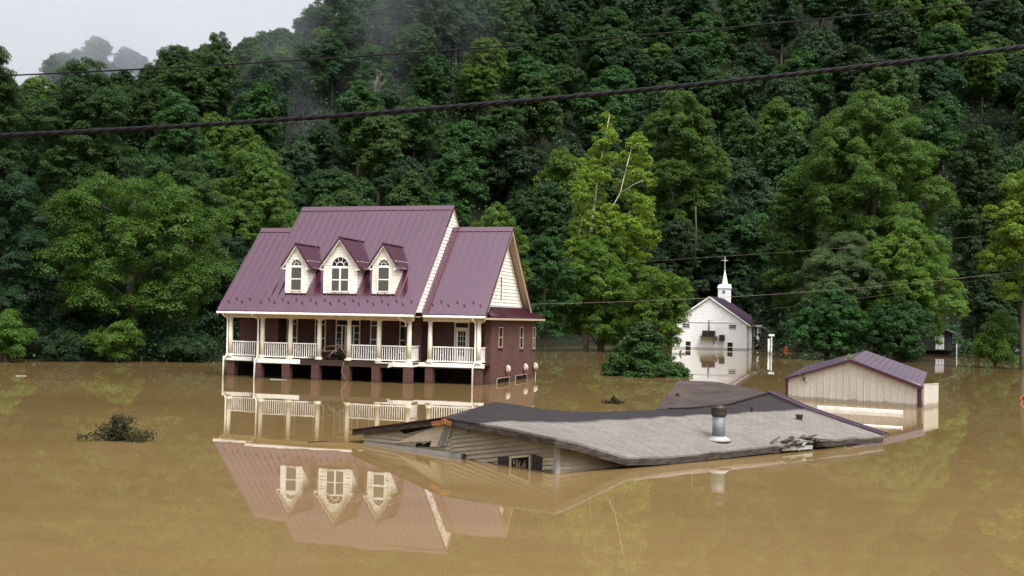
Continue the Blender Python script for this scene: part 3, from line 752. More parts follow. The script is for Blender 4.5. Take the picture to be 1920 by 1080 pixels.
# brick body
mb = MB()
mb.box((-11.27, 2.3, -1.6), (3.68, 10.62, 3.42))
mb.box((-0.92, 1.35, 1.10), (0.0, 2.32, 3.40)); mb.box((-9.15, 1.35, 1.10), (-8.32, 2.32, 3.40))
mb.box((3.30, 1.85, -1.6), (3.683, 2.32, 3.41))
mb.build('brick_wall', MAT['brick'], HX)
# porch: floor, ceiling, gutters
MB().box((-9.1, 0.02, 0.98), (0.10, 2.29, 1.065)).box((-11.33, 0.92, 0.98), (-9.11, 2.29, 1.06)).box((0.11, 0.92, 0.98), (3.66, 1.84, 1.06)).build('porch_floor', MAT['wet_wood'], HX)
mb = MB().box((-8.9, -0.58, 3.40), (0.3, 2.29, 3.44)).box((-11.5, 0.55, 3.40), (-8.91, 2.29, 3.435)).box((0.31, 0.55, 3.40), (3.69, 2.29, 3.435))
mb.build('porch_ceiling', MAT['tan'], HX)
mb = MB().box((-8.94, -0.78, 3.40), (0.36, -0.66, 3.52)).box((-11.57, 0.37, 3.40), (-9.0, 0.49, 3.52)).box((0.42, 0.37, 3.40), (3.78, 0.49, 3.52))
mb.build('gutter', MAT['white'], HX, bevel=0.02)
MB().box((-8.7, -0.05, 3.20), (0.05, 0.22, 3.399)).box((-11.3, 0.8, 3.20), (-8.72, 1.02, 3.398)).box((0.3, 0.8, 3.20), (3.6, 1.02, 3.398)).build('porch_beam', MAT['cream'], HX)
# columns
cm = MB(); cm.tube([(0, 0, 0.16), (0, 0, 1.0), (0, 0, 2.12)], [0.125, 0.125, 0.108], 14); cm.box((-.16, -.16, 0), (.16, .16, .10)); cm.tube([(0, 0, .10), (0, 0, .17)], [.15, .14], 14); cm.box((-.15, -.15, 2.11), (.15, .15, 2.15)); cm.tube([(0,0,2.05),(0,0,2.11)],[.12,.14],14)
cols = [(-8.56, 0.10), (-6.90, 0.10), (-5.22, 0.10), (-3.52, 0.10), (-1.84, 0.10), (-0.17, 0.10), (0.66, 0.92), (3.30, 0.92), (-10.96, 0.92)]
first = None
for x, y in cols:
    if first is None: first = cm.build('porch_column', MAT['cream'], HX, True, (x, y, 1.06)); 
    else: dup(first, HX, (x, y, 1.06))
for p in first.data.polygons: p.use_smooth = len(p.vertices) == 4 and abs(p.normal.z) < 0.5 and p.area < 0.2
# railings: one panel to each bay, the fifth bay's is torn away
def railing(a, b, parent):
    a, b = Vector(a), Vector(b); mb = MB(); L = (b - a).length
    mb.beam(a + Vector((0, 0, .86)), b + Vector((0, 0, .86)), .10, .06); mb.beam(a + Vector((0, 0, .13)), b + Vector((0, 0, .13)), .07, .06)
    n = max(2, int(L / 0.125))
    for i in range(n):
        p = a.lerp(b, (i + 0.5) / n); mb.box((p.x - .02, p.y - .02, p.z + .12), (p.x + .02, p.y + .02, p.z + .85))
    return mb.build('railing', MAT['white'], parent)
fz = 1.03
for a, b in (((-10.84, 0.92), (-9.16, 0.92)), ((-8.42, 0.1), (-7.04, 0.1)), ((-6.76, 0.1), (-5.36, 0.1)), ((-3.38, 0.1), (-1.98, 0.1)), ((-1.70, 0.1), (-0.31, 0.1)), ((-0.12, 0.24), (-0.12, 1.33)), ((0.80, 0.92), (3.16, 0.92)), ((3.36, 1.06), (3.36, 1.83)), ((-10.96, 1.06), (-10.96, 2.28))):
    railing((*a, fz), (*b, fz), HX)
# fascia: white boards, some torn off and showing the wet timber
MB().box((-11.35, 0.80, 0.86), (-9.0, 0.86, 1.075)).build('fascia_board', MAT['white'], HX)
MB().box((-8.95, -0.07, 0.82), (-6.24, -0.02, 1.06)).build('fascia_board', MAT['white'], HX)
MB().box((-1.02, -0.07, 0.85), (0.07, -0.02, 1.075)).box((0.021, -0.02, 0.85), (0.07, 0.86, 1.074)).box((0.071, 0.80, 0.87), (3.66, 0.86, 1.08)).build('fascia_board', MAT['white'], HX)
MB().hexa([(-1.95, -0.06, 1.0), (-1.0, -0.06, 1.0), (-1.0, -0.02, 1.0), (-1.95, -0.02, 1.0), (-1.95, -0.06, 1.045), (-1.0, -0.06, 1.05), (-1.0, -0.02, 1.05), (-1.95, -0.02, 1.045)]).build('fascia_board', MAT['white'], HX)
MB().hexa([(-1.25, -0.10, 0.78), (-0.98, -0.24, 0.84), (-0.96, -0.10, 0.86), (-1.22, -0.02, 0.84), (-1.20, -0.10, 0.95), (-0.90, -0.26, 1.13), (-0.88, -0.10, 1.14), (-1.05, -0.02, 1.0)]).build('broken_board', MAT['white'], HX)
MB().box((-8.9, -0.018, 0.78), (0.02, 0.10, 0.975)).box((-11.3, 0.861, 0.8), (-9.1, 0.95, 0.975)).box((0.12, 0.861, 0.80), (3.6, 0.95, 0.975)).build('floor_beam', MAT['wet_wood'], HX)
# brick piers
pm = MB().box((-.21, -.21, -1.6), (.21, .21, .81)); first = None
for x, y in ((-10.9, 1.1), (-8.75, .16), (-7.08, .16), (-5.37, .16), (-3.63, .16), (-1.94, .16), (-.20, .16), (.64, 1.08), (3.25, 1.08)):
    if first is None: first = pm.build('porch_pier', MAT['brick'], HX, loc=(x, y, 0))
    else: dup(first, HX, (x, y, 0))
MB().box((-11.2, 2.18, -1.0), (3.2, 2.296, 0.90)).build('crawl_space_shade', MAT['dark'], HX)  # near-black sheet over the brick stands for the shade under the porch

# windows and doors on the shaded porch wall
def muntins(mb, x0, x1, z0, z1, nx, nz, y0, y1, t=0.012):
    for i in range(1, nx): x = x0 + (x1 - x0) * i / nx; mb.box((x - t, y0, z0), (x + t, y1, z1))
    for j in range(1, nz): z = z0 + (z1 - z0) * j / nz; mb.box((x0, y0 + .001, z - t), (x1, y1 - .001, z + t))
def framed(name, x0, x1, z0, z1, y, parent, glass='glass', t=0.06, grid=None, mid=None):
    mb = MB(); y0, y1 = y - .05, y + .02
    mb.box((x0, y0, z0), (x0 + t, y1, z1)).box((x1 - t, y0, z0), (x1, y1, z1)).box((x0 + t, y0, z1 - t), (x1 - t, y1, z1)).box((x0 + t, y0, z0), (x1 - t, y1, z0 + t))
    for m in (mid or []): mb.box((x0 + t, y0 + .004, m - t * .5), (x1 - t, y1, m + t * .5))
    if grid: muntins(mb, x0 + t, x1 - t, grid[2] if len(grid) > 2 else z0 + t, grid[3] if len(grid) > 2 else z1 - t, grid[0], grid[1], y0 + .012, y0 + .03)
    o = mb.build(name, MAT['white'], parent)
    MB().box((x0 + t * .5, y0 + .025, z0 + t * .5), (x1 - t * .5, y1 - .004, z1 - t * .5)).build('pane', MAT[glass], o)
    return o
W = 2.295
for x0, x1 in ((-8.29, -7.63), (-6.58, -5.92), (-3.29, -2.62), (-1.60, -0.96)):
    framed('porch_window', x0, x1, 1.45, 3.2, W, HX, 'curtained' if x0 in (-8.29, -3.29) else 'glass', mid=(2.9, 2.15))
def porch_door(x0, x1):
    o = framed('porch_door', x0, x1, 1.07, 3.21, W, HX, 'glass', 0.07, mid=(2.87,))
    d = MB(); y = W - .035; a, b = x0 + .09, x1 - .09
    d.box((a, y, 1.1), (a + .11, y + .03, 2.83)).box((b - .11, y, 1.1), (b, y + .03, 2.83)).box((a + .11, y, 2.72), (b - .11, y + .03, 2.83)).box((a + .11, y, 1.1), (b - .11, y + .03, 1.4))
    muntins(d, a + .11, b - .11, 1.4, 2.72, 3, 5, y + .004, y + .024, .01)
    d.build('door_leaf', MAT['white'], o); MB().tube([(b - .05, y, 1.95), (b - .05, y - .05, 1.95)], .022, 8).build('handle', MAT['black'], o)
porch_door(1.51, 2.33); porch_door(-9.78, -9.16)
o = framed('front_entrance', -5.33, -3.88, 1.07, 3.22, W, HX, 'glass', 0.07, mid=(2.87,))
d = MB(); y = W - .04
for a in (-4.95, -4.74, -4.44, -4.26): d.box((a - .045, y, 1.1), (a + .045, y + .035, 2.84))
d.box((-4.70, y + .001, 2.7), (-4.48, y + .03, 2.84)).box((-4.70, y + .001, 1.1), (-4.48, y + .03, 1.5))
for a, b in ((-5.26, -4.99), (-4.21, -3.95)): muntins(d, a, b, 1.14, 2.82, 1, 5, y + .005, y + .03, .014)
d.build('door_leaf', MAT['white'], o)

# side wall: narrow windows, lantern-shaped vents, basement windows at the waterline
def side(name, y0, y1, z0, z1, glass, t=.05, mid=None, mat='white', proud=.05):
    mb = MB(); a, b = 3.66, 3.68 + proud
    mb.box((a, y0, z0), (b, y0 + t, z1)).box((a, y1 - t, z0), (b, y1, z1)).box((a, y0 + t, z1 - t), (b, y1 - t, z1)).box((a, y0 + t, z0), (b, y1 - t, z0 + t))
    if mid: mb.box((a, y0 + t, mid - .025), (b - .004, y1 - t, mid + .025))
    o = mb.build(name, MAT[mat], HX); MB().box((a, y0 + t * .5, z0 + t * .5), (b - .03, y1 - t * .5, z1 - t * .5)).build('pane', MAT[glass], o)
    return o
for y0, y1, z0, z1 in ((3.12, 3.84, 1.88, 2.97), (7.2, 7.88, 1.75, 2.97), (10.0, 10.5, 1.68, 2.97)):
    o = side('side_window', y0, y1, z0, z1, 'glass', .05, (z0 + z1) / 2, 'tan', .03)
    MB().box((3.685, y0 - .03, z0 - .07), (3.76, y1 + .03, z0 - .005)).build('sill', MAT['brick'], o)
for y0, y1 in ((2.9, 5.2), (6.4, 8.75)): side('basement_window', y0, y1, -.06, .27, 'dark', .035, None, 'vinyl_old')
vh = MB()
vh.tube([(0, 0, -.16), (.05, 0, -.12), (.06, 0, 0), (.045, 0, .13), (.015, 0, .20)], [.10, .15, .16, .11, .03], 10); vh.tube([(.04, -.2, -.22), (.04, -.2, -.05), (.02, -.15, .0)], [.035, .035, .02], 6)
first = None
for y, z in ((4.6, .72), (8.12, .68), (10.3, .66)):
    if first is None: first = vh.build('vent_hood', MAT['vinyl_light'], HX, True, (3.75, y, z))
    else: dup(first, HX, (3.75, y, z))
MB().tube([(3.76, 10.45, -.6), (3.76, 10.45, .62)], .035, 8).build('drain_pipe', MAT['vinyl_light'], HX, True)
# downspouts
def spout(pts): MB().tube(pts, .045, 8).build('downspout', MAT['white'], HX, True)
spout([(-11.2, .42, 3.41), (-11.2, .52, 3.30), (-11.06, .72, 3.16), (-11.06, .74, 1.25), (-11.08, .70, 1.10), (-11.2, .66, .95), (-11.22, .62, -.9)])
spout([(-8.80, -.70, 3.41), (-8.80, -.62, 3.30), (-8.70, -.14, 3.14), (-8.70, -.12, 1.2), (-8.74, -.14, 1.06), (-8.82, -.17, .92), (-8.86, -.20, -.9)])
spout([(3.1, .42, 3.41), (3.12, .52, 3.28), (3.17, .74, 3.14), (3.17, .74, 1.2), (3.14, .70, 1.05), (3.08, .70, .95), (3.07, .68, -.9)])
spout([(-.45, -.70, 3.41), (-.42, -.60, 3.3), (-.30, -.12, 3.14), (-.30, -.08, 2.9)])

# dormers
def dormer(cx, hw, zb, ze, zp, over, arch_w, arch_h, win, double=False):
    yf = EV + (zb - EZ) / KS                               # face stands on the roof slope
    back = lambda z: EV + (z - EZ) / KS
    o = MB()
    k = (zp - .08 - ze) / hw
    lap_siding(o, [(cx - hw, zb), (cx + hw, zb), (cx + hw, ze), (cx, zp - .10), (cx - hw, ze)], frame_v(yf), 0.165, .028)
    for sgn in (-1, 1):
        x = cx + sgn * hw
        lap_siding(o, [(yf, zb), (back(ze), ze), (yf, ze)], frame_u(x, sgn), 0.165, .02)
    for sgn in (-1, 1):
        x = cx + sgn * hw; o.box((x - .045, yf - .035, zb + .002), (x + .045, yf - .001, ze))
    d = o.build('dormer', MAT['siding'], HX)
    # little gable roof
    r = MB(); ow = hw + over; zo = zp - (zp - ze + .0) / hw * ow * 1.0; y0 = yf - .22
    sl = (zp - zo) / ow
    for sgn in (-1, 1):
        e = cx + sgn * ow
        pts = [(cx, y0, zp), (e, y0, zo), (e, back(zo) + .05, zo), (cx, back(zp) + .05, zp)]
        r.prism(pts if sgn == 1 else pts[::-1], (0, 0, -.11))
        for i in range(0, 9):
            ya = y0 + .03 + i * .27
            if ya < back(zo): r.beam((e, ya, zo + .02), (cx, ya, zp + .02), .03, .05)
            elif ya < back(zp):
                zz = EZ + KS * (ya - EV); xx = cx + sgn * (zp - zz) / sl
                r.beam((xx, ya, zz + .02), (cx, ya, zp + .02), .03, .05)
    r.beam((cx, y0 - .01, zp + .03), (cx, back(zp), zp + .03), .16, .05)
    r.build('dormer_roof', MAT['roof'], d)
    tr = MB()
    for sgn in (-1, 1):
        e = cx + sgn * ow
        tr.prism([(cx, y0 + .02, zp - .115), (e, y0 + .02, zo - .115), (e, y0 + .02, zo - .165), (cx, y0 + .02, zp - .18)] if sgn == 1 else [(cx, y0 + .02, zp - .18), (e, y0 + .02, zo - .165), (e, y0 + .02, zo - .115), (cx, y0 + .02, zp - .115)], (0, .03, 0))
        tr.poly([(cx, y0 + .05, zp - .118), (cx, yf, zp - .118), (e, yf, zo - .118), (e, y0 + .05, zo - .118)])
        tr.box((e - .08 * sgn, y0 + .03, zo - .17), (cx + sgn * (hw - .0), yf + .01, zo - .10))
    tr.build('dormer_trim', MAT['white'], d)
    MB().box((cx - hw - .06, yf - .10, zb - .05), (cx + hw + .06, yf + .02, zb + .01)).build('dormer_flashing', MAT['trim_maroon'], d)
    # window: sash below, half-round light above
    w0, w1, z0, z1 = cx - arch_w, cx + arch_w, win[0], win[1]
    f = MB(); a, b = yf - .055, yf - .01; t = .055
    f.box((w0 - t, a, z0 - t), (w0, b, z1)).box((w1, a, z0 - t), (w1 + t, b, z1)).box((w0, a, z0 - t), (w1, b, z0)).box((w0, a, z1 - .02), (w1, b, z1 + .10))
    zm = (z0 + z1) / 2 - .02
    f.box((w0, a + .003, zm - .03), (w1, b, zm + .03))
    if double:
        f.box((cx - .05, a + .002, z0), (cx + .05, b, z1 - .02)); muntins(f, w0, cx - .05, z0, zm - .03, 2, 2, a + .02, a + .03, .006); muntins(f, cx + .05, w1, z0, zm - .03, 2, 2, a + .02, a + .03, .006)
        muntins(f, w0, cx - .05, zm + .03, z1, 2, 2, a + .02, a + .03, .006); muntins(f, cx + .05, w1, zm + .03, z1, 2, 2, a + .02, a + .03, .006)
    else:
        muntins(f, w0, w1, z0, zm - .03, 3, 2, a + .02, a + .03, .006); muntins(f, w0, w1, zm + .03, z1, 3, 2, a + .02, a + .03, .006)
    zc = z1 + .10; N = 14
    for i in range(N):
        q0, q1 = math.pi * i / N, math.pi * (i + 1) / N
        for (ra, rb) in ((1.0, 1.0 + t / arch_w), (.42, .50)):
            P = lambda q, s_: (cx + math.cos(q) * arch_w * s_, a, zc + math.sin(q) * arch_h * s_)
            f.prism([P(q0, ra), P(q1, ra), P(q1, rb), P(q0, rb)], (0, b - a - (.012 if ra < 1 else 0), 0))
    for q in (36, 72, 108, 144):
        q = math.radians(q); f.beam((cx + math.cos(q) * arch_w * .5, a + .02, zc + math.sin(q) * arch_h * .5), (cx + math.cos(q) * arch_w, a + .02, zc + math.sin(q) * arch_h), .015, .022)
    f.build('dormer_window', MAT['white'], d)
    MB().box((w0, yf - .042, z0), (w1, yf - .032, z1)).build('pane', MAT['curtained'], d)
    MB().prism([(cx + math.cos(math.pi * i / 16) * arch_w, yf - .042, zc + math.sin(math.pi * i / 16) * arch_h) for i in range(17)], (0, .01, 0)).build('arched_pane', MAT['glass'], d)
dormer(-6.74, .60, 4.55, 6.30, 7.17, .22, .29, .30, (4.72, 5.93))
dormer(-4.20, .92, 4.56, 6.28, 7.50, .25, .47, .47, (4.70, 5.90), True)
dormer(-1.74, .60, 4.57, 6.31, 7.18, .22, .29, .30, (4.72, 5.95))

# wreckage caught on the porch
def hw_(u, v, z): return HX.matrix_basis @ Vector((u, v, z)) if False else Matrix.Translation((-5.07, 55.24, 0)) @ Matrix.Rotation(-0.286, 4, 'Z') @ Vector((u, v, z))
rg = random.Random(3)
def sticks(name, label, cat, base, segs, m, r=.02):
    mb = MB(); b0 = hw_(*base)
    for s in segs: mb.tube([hw_(*p) - b0 for p in s], [r * (1 - .5 * i / (len(s) - 1)) for i in range(len(s))], 5)
    o = mb.build(name, m, None, True, b0); tag(o, label, cat); return o
sticks('broken_branch', 'pale bare broken branch tangled across the porch bay with no railing', 'branch', (-4.2, .3, 1.07),
       [[(-5.1, .25, 1.66), (-4.6, .3, 1.82), (-4.1, .35, 1.80), (-3.6, .3, 1.62)], [(-4.1, .35, 1.80), (-4.6, .2, 1.40), (-4.75, .15, 1.20)], [(-5.0, .3, 1.5), (-4.5, .35, 1.55), (-4.0, .4, 1.85), (-3.75, .45, 2.0)], [(-4.1, .35, 1.8), (-3.8, .2, 1.45), (-3.55, .15, 1.07)], [(-4.3, .3, 1.78), (-4.15, .25, 2.05)]], MAT['twig'], .025)
sticks('dry_vine', 'thin dry vine hanging from the porch edge down a brick pier into the water', 'vine', (-3.7, -.12, .98), [[(-3.72, .0, 1.02), (-3.74, -.12, .8), (-3.78, -.13, .5), (-3.66, -.13, .25), (-3.5, -.16, .05), (-3.25, -.25, -.05)], [(-3.76, -.13, .6), (-3.82, -.15, .4)]], MAT['twig'], .014)
mb = MB()
for i in range(46):
    x = rg.uniform(-5.05, -3.7); y = rg.uniform(.5, 1.7); z = 1.07 + rg.uniform(0, .42) * (1 - abs(x + 4.4) / .9)
    a = rg.uniform(0, 6.28); l = rg.uniform(.1, .4)
    mb.beam((x - math.cos(a) * l, y - math.sin(a) * l, z + rg.uniform(-.05, .05)), (x + math.cos(a) * l, y + math.sin(a) * l, z + rg.uniform(0, .18)), rg.uniform(.04, .16), rg.uniform(.02, .10))
b0 = hw_(0, 0, 0); o = mb.build('debris_heap', MAT['wet_wood'], None, False, b0); o.rotation_euler = (0, 0, -0.286); tag(o, 'dark sodden heap of boards on the porch behind the bare broken branch', 'debris heap')
def leafy(name, label, base, pts, n, spread, leaf, m, seed, cat='branch', bark='bark', r=.02):
    """a leafy branch: one twig mesh with its leaves as a part"""
    rng = np.random.default_rng(seed); root = empty(name, base); tag(root, label, cat)
    mb = MB(); P = []
    for s in pts:
        mb.tube([Vector(p) for p in s], [r * (1 - .6 * i / (len(s) - 1)) for i in range(len(s))], 5)
        s = np.array(s); 
        for i in range(int(n * len(s) / 4)):
            k = rng.integers(len(s) - 1); t = rng.random(); P.append(s[k] * (1 - t) + s[k + 1] * t + rng.normal(size=3) * spread)
    mb.build('twig', MAT[bark], root, True)
    P = np.array(P); N = unit(rng.normal(size=P.shape) + np.array([0, 0, .6]))
    me = leaf_mesh('leaves', P, N, leaf * rng.uniform(.6, 1.3, len(P)), rng.random(len(P)), m, rng, .45)
    c = bpy.data.objects.new('leaves', me); COL.objects.link(c); c.parent = root; return root
leafy('leafy_vine', 'green leafy vine caught on the downspout at the end of the porch', hw_(-9.05, .4, .9), [[(0, 0, -.8), (.02, -.05, -.2), (-.08, -.06, .1), (.05, -.04, .35)], [(-.08, -.06, .1), (-.2, -.08, .02), (-.25, -.1, -.1)]], 60, .06, .10, LM['mid'], 4, 'vine', r=.012)
leafy('leafy_vine', 'small green sprig lying on the porch edge by a railing foot', hw_(-5.6, -.02, 1.08), [[(-.2, 0, 0), (0, -.03, .06), (.1, 0, .16), (.25, 0, .05)]], 50, .05, .09, LM['mid'], 5, 'vine', r=.01)

# ------------------------------------------------------------------ the wrecked house, sunk to its eaves
# local axes: x along the near eave (going away), y across the roof from that eave, z up from the water
WC, WR = Vector((1.08, 24.1, 0)), math.radians(39)
MAT['shingle'] = shingle_mat('wet_shingles', (0.026, 0.021, 0.022), (0.178, 0.160, 0.146), 2.28)  # paler lower colour stands in for sky reflected below the slope break
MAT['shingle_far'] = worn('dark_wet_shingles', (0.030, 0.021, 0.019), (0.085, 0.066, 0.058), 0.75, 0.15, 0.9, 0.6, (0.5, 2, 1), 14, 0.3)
WX = empty('wrecked_house', WC, WR)
tag(WX, 'collapsed house sunk to its sagging shingle roof in the brown water nearest the camera', 'house')
itp = np.interp
def eave_z(x): return itp(x, [-.4, -.26, .06, .5, .94, 1.4, 1.86, 2.6, 4.3, 7.0, 9.4, 12.3], [.86, .85, .75, .64, .52, .40, .30, .22, .215, .235, .27, .22])
def mid_z(x): return itp(x, [-.45, .5, 1.0, 2.4, 12.3], [.92, .98, .90, .83, .80])
def ridge_z(x): return itp(x, [-.5, -.08, .45, 1.02, 1.81, 2.8, 3.9, 5.0, 8.3, 10.1, 11.2, 12.1], [.95, 1.0, 1.17, 1.30, 1.19, 1.03, .93, .89, .86, .91, 1.08, 1.22])
def rip(x, y): return 0.012 * math.sin(3.1 * x + 1.3 * y) + 0.010 * math.sin(5.3 * x - 2.1 * y)
def wz(x, y):
    if y <= 2.3: z = eave_z(x) + (mid_z(x) - eave_z(x)) * (max(y, -.3) + .3) / 2.6
    else: z = mid_z(x) + (ridge_z(x) - mid_z(x)) * min(1, (y - 2.3) / 1.3)
    return float(z) + rip(x, y) * (0 if y > 3.5 else 1)
def front_x(y): return -0.32 - 0.06 * max(0, y) if y < 3.6 else -0.50 - 0.09 * (y - 3.6)
def end_x(y): return 12.45 - 0.09 * max(0, y)
def sheet(name, nx, ys, zf, m, th=0.05, x0=front_x, x1=end_x):
    mb = MB(); rows = []
    for y in ys:
        r = []
        for i in range(nx + 1):
            x = x0(y) + (x1(y) - x0(y)) * i / nx; r.append((x, y, zf(x, y)))
        rows.append(r)
    for dz in (0, -th):
        for a, b in zip(rows, rows[1:]):
            for i in range(nx):
                q = [a[i], a[i + 1], b[i + 1], b[i]]; mb.poly([(p[0], p[1], p[2] + dz) for p in (q if dz == 0 else q[::-1])])
    loop = rows[0] + [r[-1] for r in rows[1:]] + rows[-1][-2::-1] + [r[0] for r in rows[-2:0:-1]]
    for p, q in zip(loop, loop[1:] + loop[:1]):
        mb.poly([q, p, (p[0], p[1], p[2] - th), (q[0], q[1], q[2] - th)])
    return mb.build(name, m, WX)
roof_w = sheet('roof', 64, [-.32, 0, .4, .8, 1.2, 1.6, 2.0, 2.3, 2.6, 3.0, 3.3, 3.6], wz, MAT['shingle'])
def lz(x, y):
    t = (y - 3.6) / 3.8; edge = itp(x, [-.9, 0, 2, 4, 12.3], [.33, .28, .0, -.4, -.5]); return float(ridge_z(x) * (1 - t) + edge * t) - .002
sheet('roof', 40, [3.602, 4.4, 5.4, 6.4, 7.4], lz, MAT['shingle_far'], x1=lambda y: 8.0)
# the back part of the roof, heaved up beyond the ridge
mb = MB()
hp = {}
N = 14
def hump(i, j):
    s, t = i / N, j / 6
    a = Vector((7.0 + 5.25 * s, 3.66, itp(7.0 + 5.25 * s, [7, 8.3, 10.1, 11.2, 12.1, 12.3], [.86, .86, .91, 1.08, 1.22, 1.22]) + .01))
    b = Vector((10.75 + 4.3 * s, 6.3, itp(s, [0, .1, .5, 1], [1.44, 1.50, 1.38, 1.08])))
    p = a.lerp(b, t); p.z += .05 * math.sin(math.pi * t) * (-1) + .012 * math.sin(9 * s + 4 * t); return p
for i in range(N):
    for j in range(6): mb.poly([hump(i, j), hump(i + 1, j), hump(i + 1, j + 1), hump(i, j + 1)])
top = [hump(i, 6) for i in range(N + 1)]
for i in range(N):
    a, b = top[i], top[i + 1]; mb.poly([a, b, b + Vector((1.6, 2.6, -1.9)), a + Vector((1.6, 2.6, -1.9))])
lf = [hump(0, j) for j in range(7)]
for j in range(6): mb.poly([lf[j + 1], lf[j + 1] + Vector((0, .3, -1.6)), lf[j] + Vector((0, .3, -1.6)), lf[j]])
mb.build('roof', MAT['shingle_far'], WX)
cap = MB()
for i in range(24):
    x = 7.6 + i * .19; cap.beam((x, 3.60, ridge_z(x) + .028), (x + .17, 3.60, ridge_z(x + .17) + .028), .20, .03)
cap.build('ridge_cap', MAT['shutter'], WX)
# purple metal edging down the far rake
tr = MB()
pts = [(12.18 + .02, 3.62, 1.25), (12.26, 2.3, .85), (12.40, 1.0, .54), (12.52, -.34, .24)]
for k, (off, wd) in enumerate(((0, .10), (.16, .05), (-.15, .05))):
    for a, b in zip(pts, pts[1:]): tr.beam((a[0] + off, a[1], a[2] + .02), (b[0] + off, b[1], b[2] + .02), wd, .03 + .01 * k)
tr.build('metal_edging', MAT['roof_far'], WX)
# fascia boards, sagging with the eave; rafters bare at the gable peak
mb = MB()
xs = [-.36, -.1, .06, .3, .5, .94, 1.4, 1.86, 2.6, 3.4, 4.3, 5.2, 6.2, 7.0, 7.6]
for a, b in zip(xs, xs[1:]): mb.beam((a, -.30, wz(a, -.32) - .125), (b, -.30, wz(b, -.32) - .125), .04, .145)
mb.build('eave_fascia', MAT['old_wood'], WX); mb = MB()
xs = [9.15, 10, 10.8, 11.6, 12.4]
for a, b in zip(xs, xs[1:]): mb.beam((a, -.30, wz(a, -.32) - .12), (b, -.30, wz(b, -.32) - .12), .04, .13)
mb.build('eave_fascia', MAT['old_wood'], WX)
mb = MB()
P = lambda y, dz=0: Vector((front_x(y) + .02, y, (wz(front_x(y), y) if y <= 3.6 else lz(front_x(y), y)) + dz))
ys = [-.32, .4, 1.2, 2.0, 2.8, 3.3]
for a, b in zip(ys, ys[1:]): mb.beam(P(a, -.115), P(b, -.115), .05, .125)
mb.build('rake_fascia', MAT['old_wood'], WX); mb = MB()
ys = [4.1, 4.8, 5.6, 6.5, 7.4]
for a, b in zip(ys, ys[1:]): mb.beam(P(a, -.10), P(b, -.10), .05, .10)
mb.build('rake_fascia', MAT['old_wood'], WX)
mb = MB(); mb.beam(P(3.3, -.12), P(3.56, -.10), .06, .11); mb.beam(P(3.64, -.10), P(4.1, -.10), .06, .12)
mb.box((-.56, 3.52, .80), (-.46, 3.68, .93)); mb.build('bare_rafter', MAT['raw_wood'], WX)
# purple-black flashing strip on top of the gable edge
mb = MB()
for a, b in zip([3.6, 4.6, 5.8, 7.4], [4.6, 5.8, 7.4]): mb.beam(P(a, .012), P(b, .012), .14, .022)
mb.build('rake_edging', MAT['trim_maroon'], WX)
# gable wall: boards bent where the house broke its back
SK = -.115
def wq(s): return -.165 * min(s, 3.55) - .02 * max(0, s - 3.55) + .0
def gfr(s, z, d): return (.10 + SK * s - d, s, z + wq(s))
mb = MB()
q = lambda s, z: (s, z - wq(s))
lap_siding(mb, [q(.1, -1.0), q(3.55, -1.0), q(3.55, .90), q(.1, .74)], gfr, .105, .034)
lap_siding(mb, [q(3.55, -1.0), q(7.0, -1.0), q(7.0, .28), q(3.62, .88), q(3.55, .88)], lambda s, z, d: gfr(s, z, d), .105, .034)
gw_ = mb.build('gable_siding', MAT['vinyl_old'], WX)
mb = MB(); lap_siding(mb, [(.1, -1.0), (2.9, -1.0), (2.9, .10), (1.9, .20), (1.4, .32), (.94, .45), (.1, .68)], lambda s, z, d: (s, .1 - d, z - .015 * s), .105, .034)
mb.build('side_siding', MAT['vinyl_old'], WX)
MB().box((.02, .045, -1.0), (.135, .16, .70)).build('corner_post', MAT['grey_trim'], WX, bevel=.01)
def gp(s, z, d=.04): return Vector((.10 + SK * s - d, s, z))
mb = MB(); mb.prism([gp(5.65, .13), gp(3.95, .74), gp(3.50, .78), gp(3.72, .24), gp(4.28, .17), gp(4.22, .33)], (-.025, 0, 0))
for k in range(1, 4): mb.beam(gp(5.65 - 1.45 * k / 4, .13 + .1 * k / 4, .068), gp(3.72 - .05 * k, .24 + .14 * k, .068), .004, .012)
mb.build('torn_siding', MAT['vinyl_light'], WX)
MB().prism([gp(3.99, .25, .07), gp(3.76, .24, .07), gp(3.52, .77, .07), gp(3.70, .77, .07)], (-.02, 0, 0)).build('torn_gap', MAT['steel'], WX)
MB().prism([gp(5.55, .49, .03), gp(4.25, .75, .03), gp(3.95, .74, .03), gp(5.3, .40, .03)], (-.012, 0, 0)).prism([gp(4.86, .26, .03), gp(4.23, .34, .03), gp(4.26, .16, .03), gp(4.86, .13, .03)], (-.012, 0, 0)).build('torn_opening_shade', MAT['dark'], WX)  # near-black panels on the siding stand in for the shaded hole
MB().box((-.47, 4.80, .05), (-.44, 4.90, .26)).box((-.36, 2.98, -.1), (-.31, 3.08, .13)).build('bare_stud', MAT['wet_wood'], WX)
mb = MB(); mb.prism([gp(7.0, -.09, .05), gp(3.07, .0, .05), gp(3.07, .11, .05), gp(7.0, .0, .05)], (-.03, 0, 0)); mb.build('loose_board', MAT['grey_trim'], WX)
MB().prism([gp(2.955, .60, .03), gp(2.935, .60, .03), gp(2.935, .73, .03), gp(2.955, .73, .03)], (-.004, 0, 0)).build('siding_crack', MAT['dark'], WX)
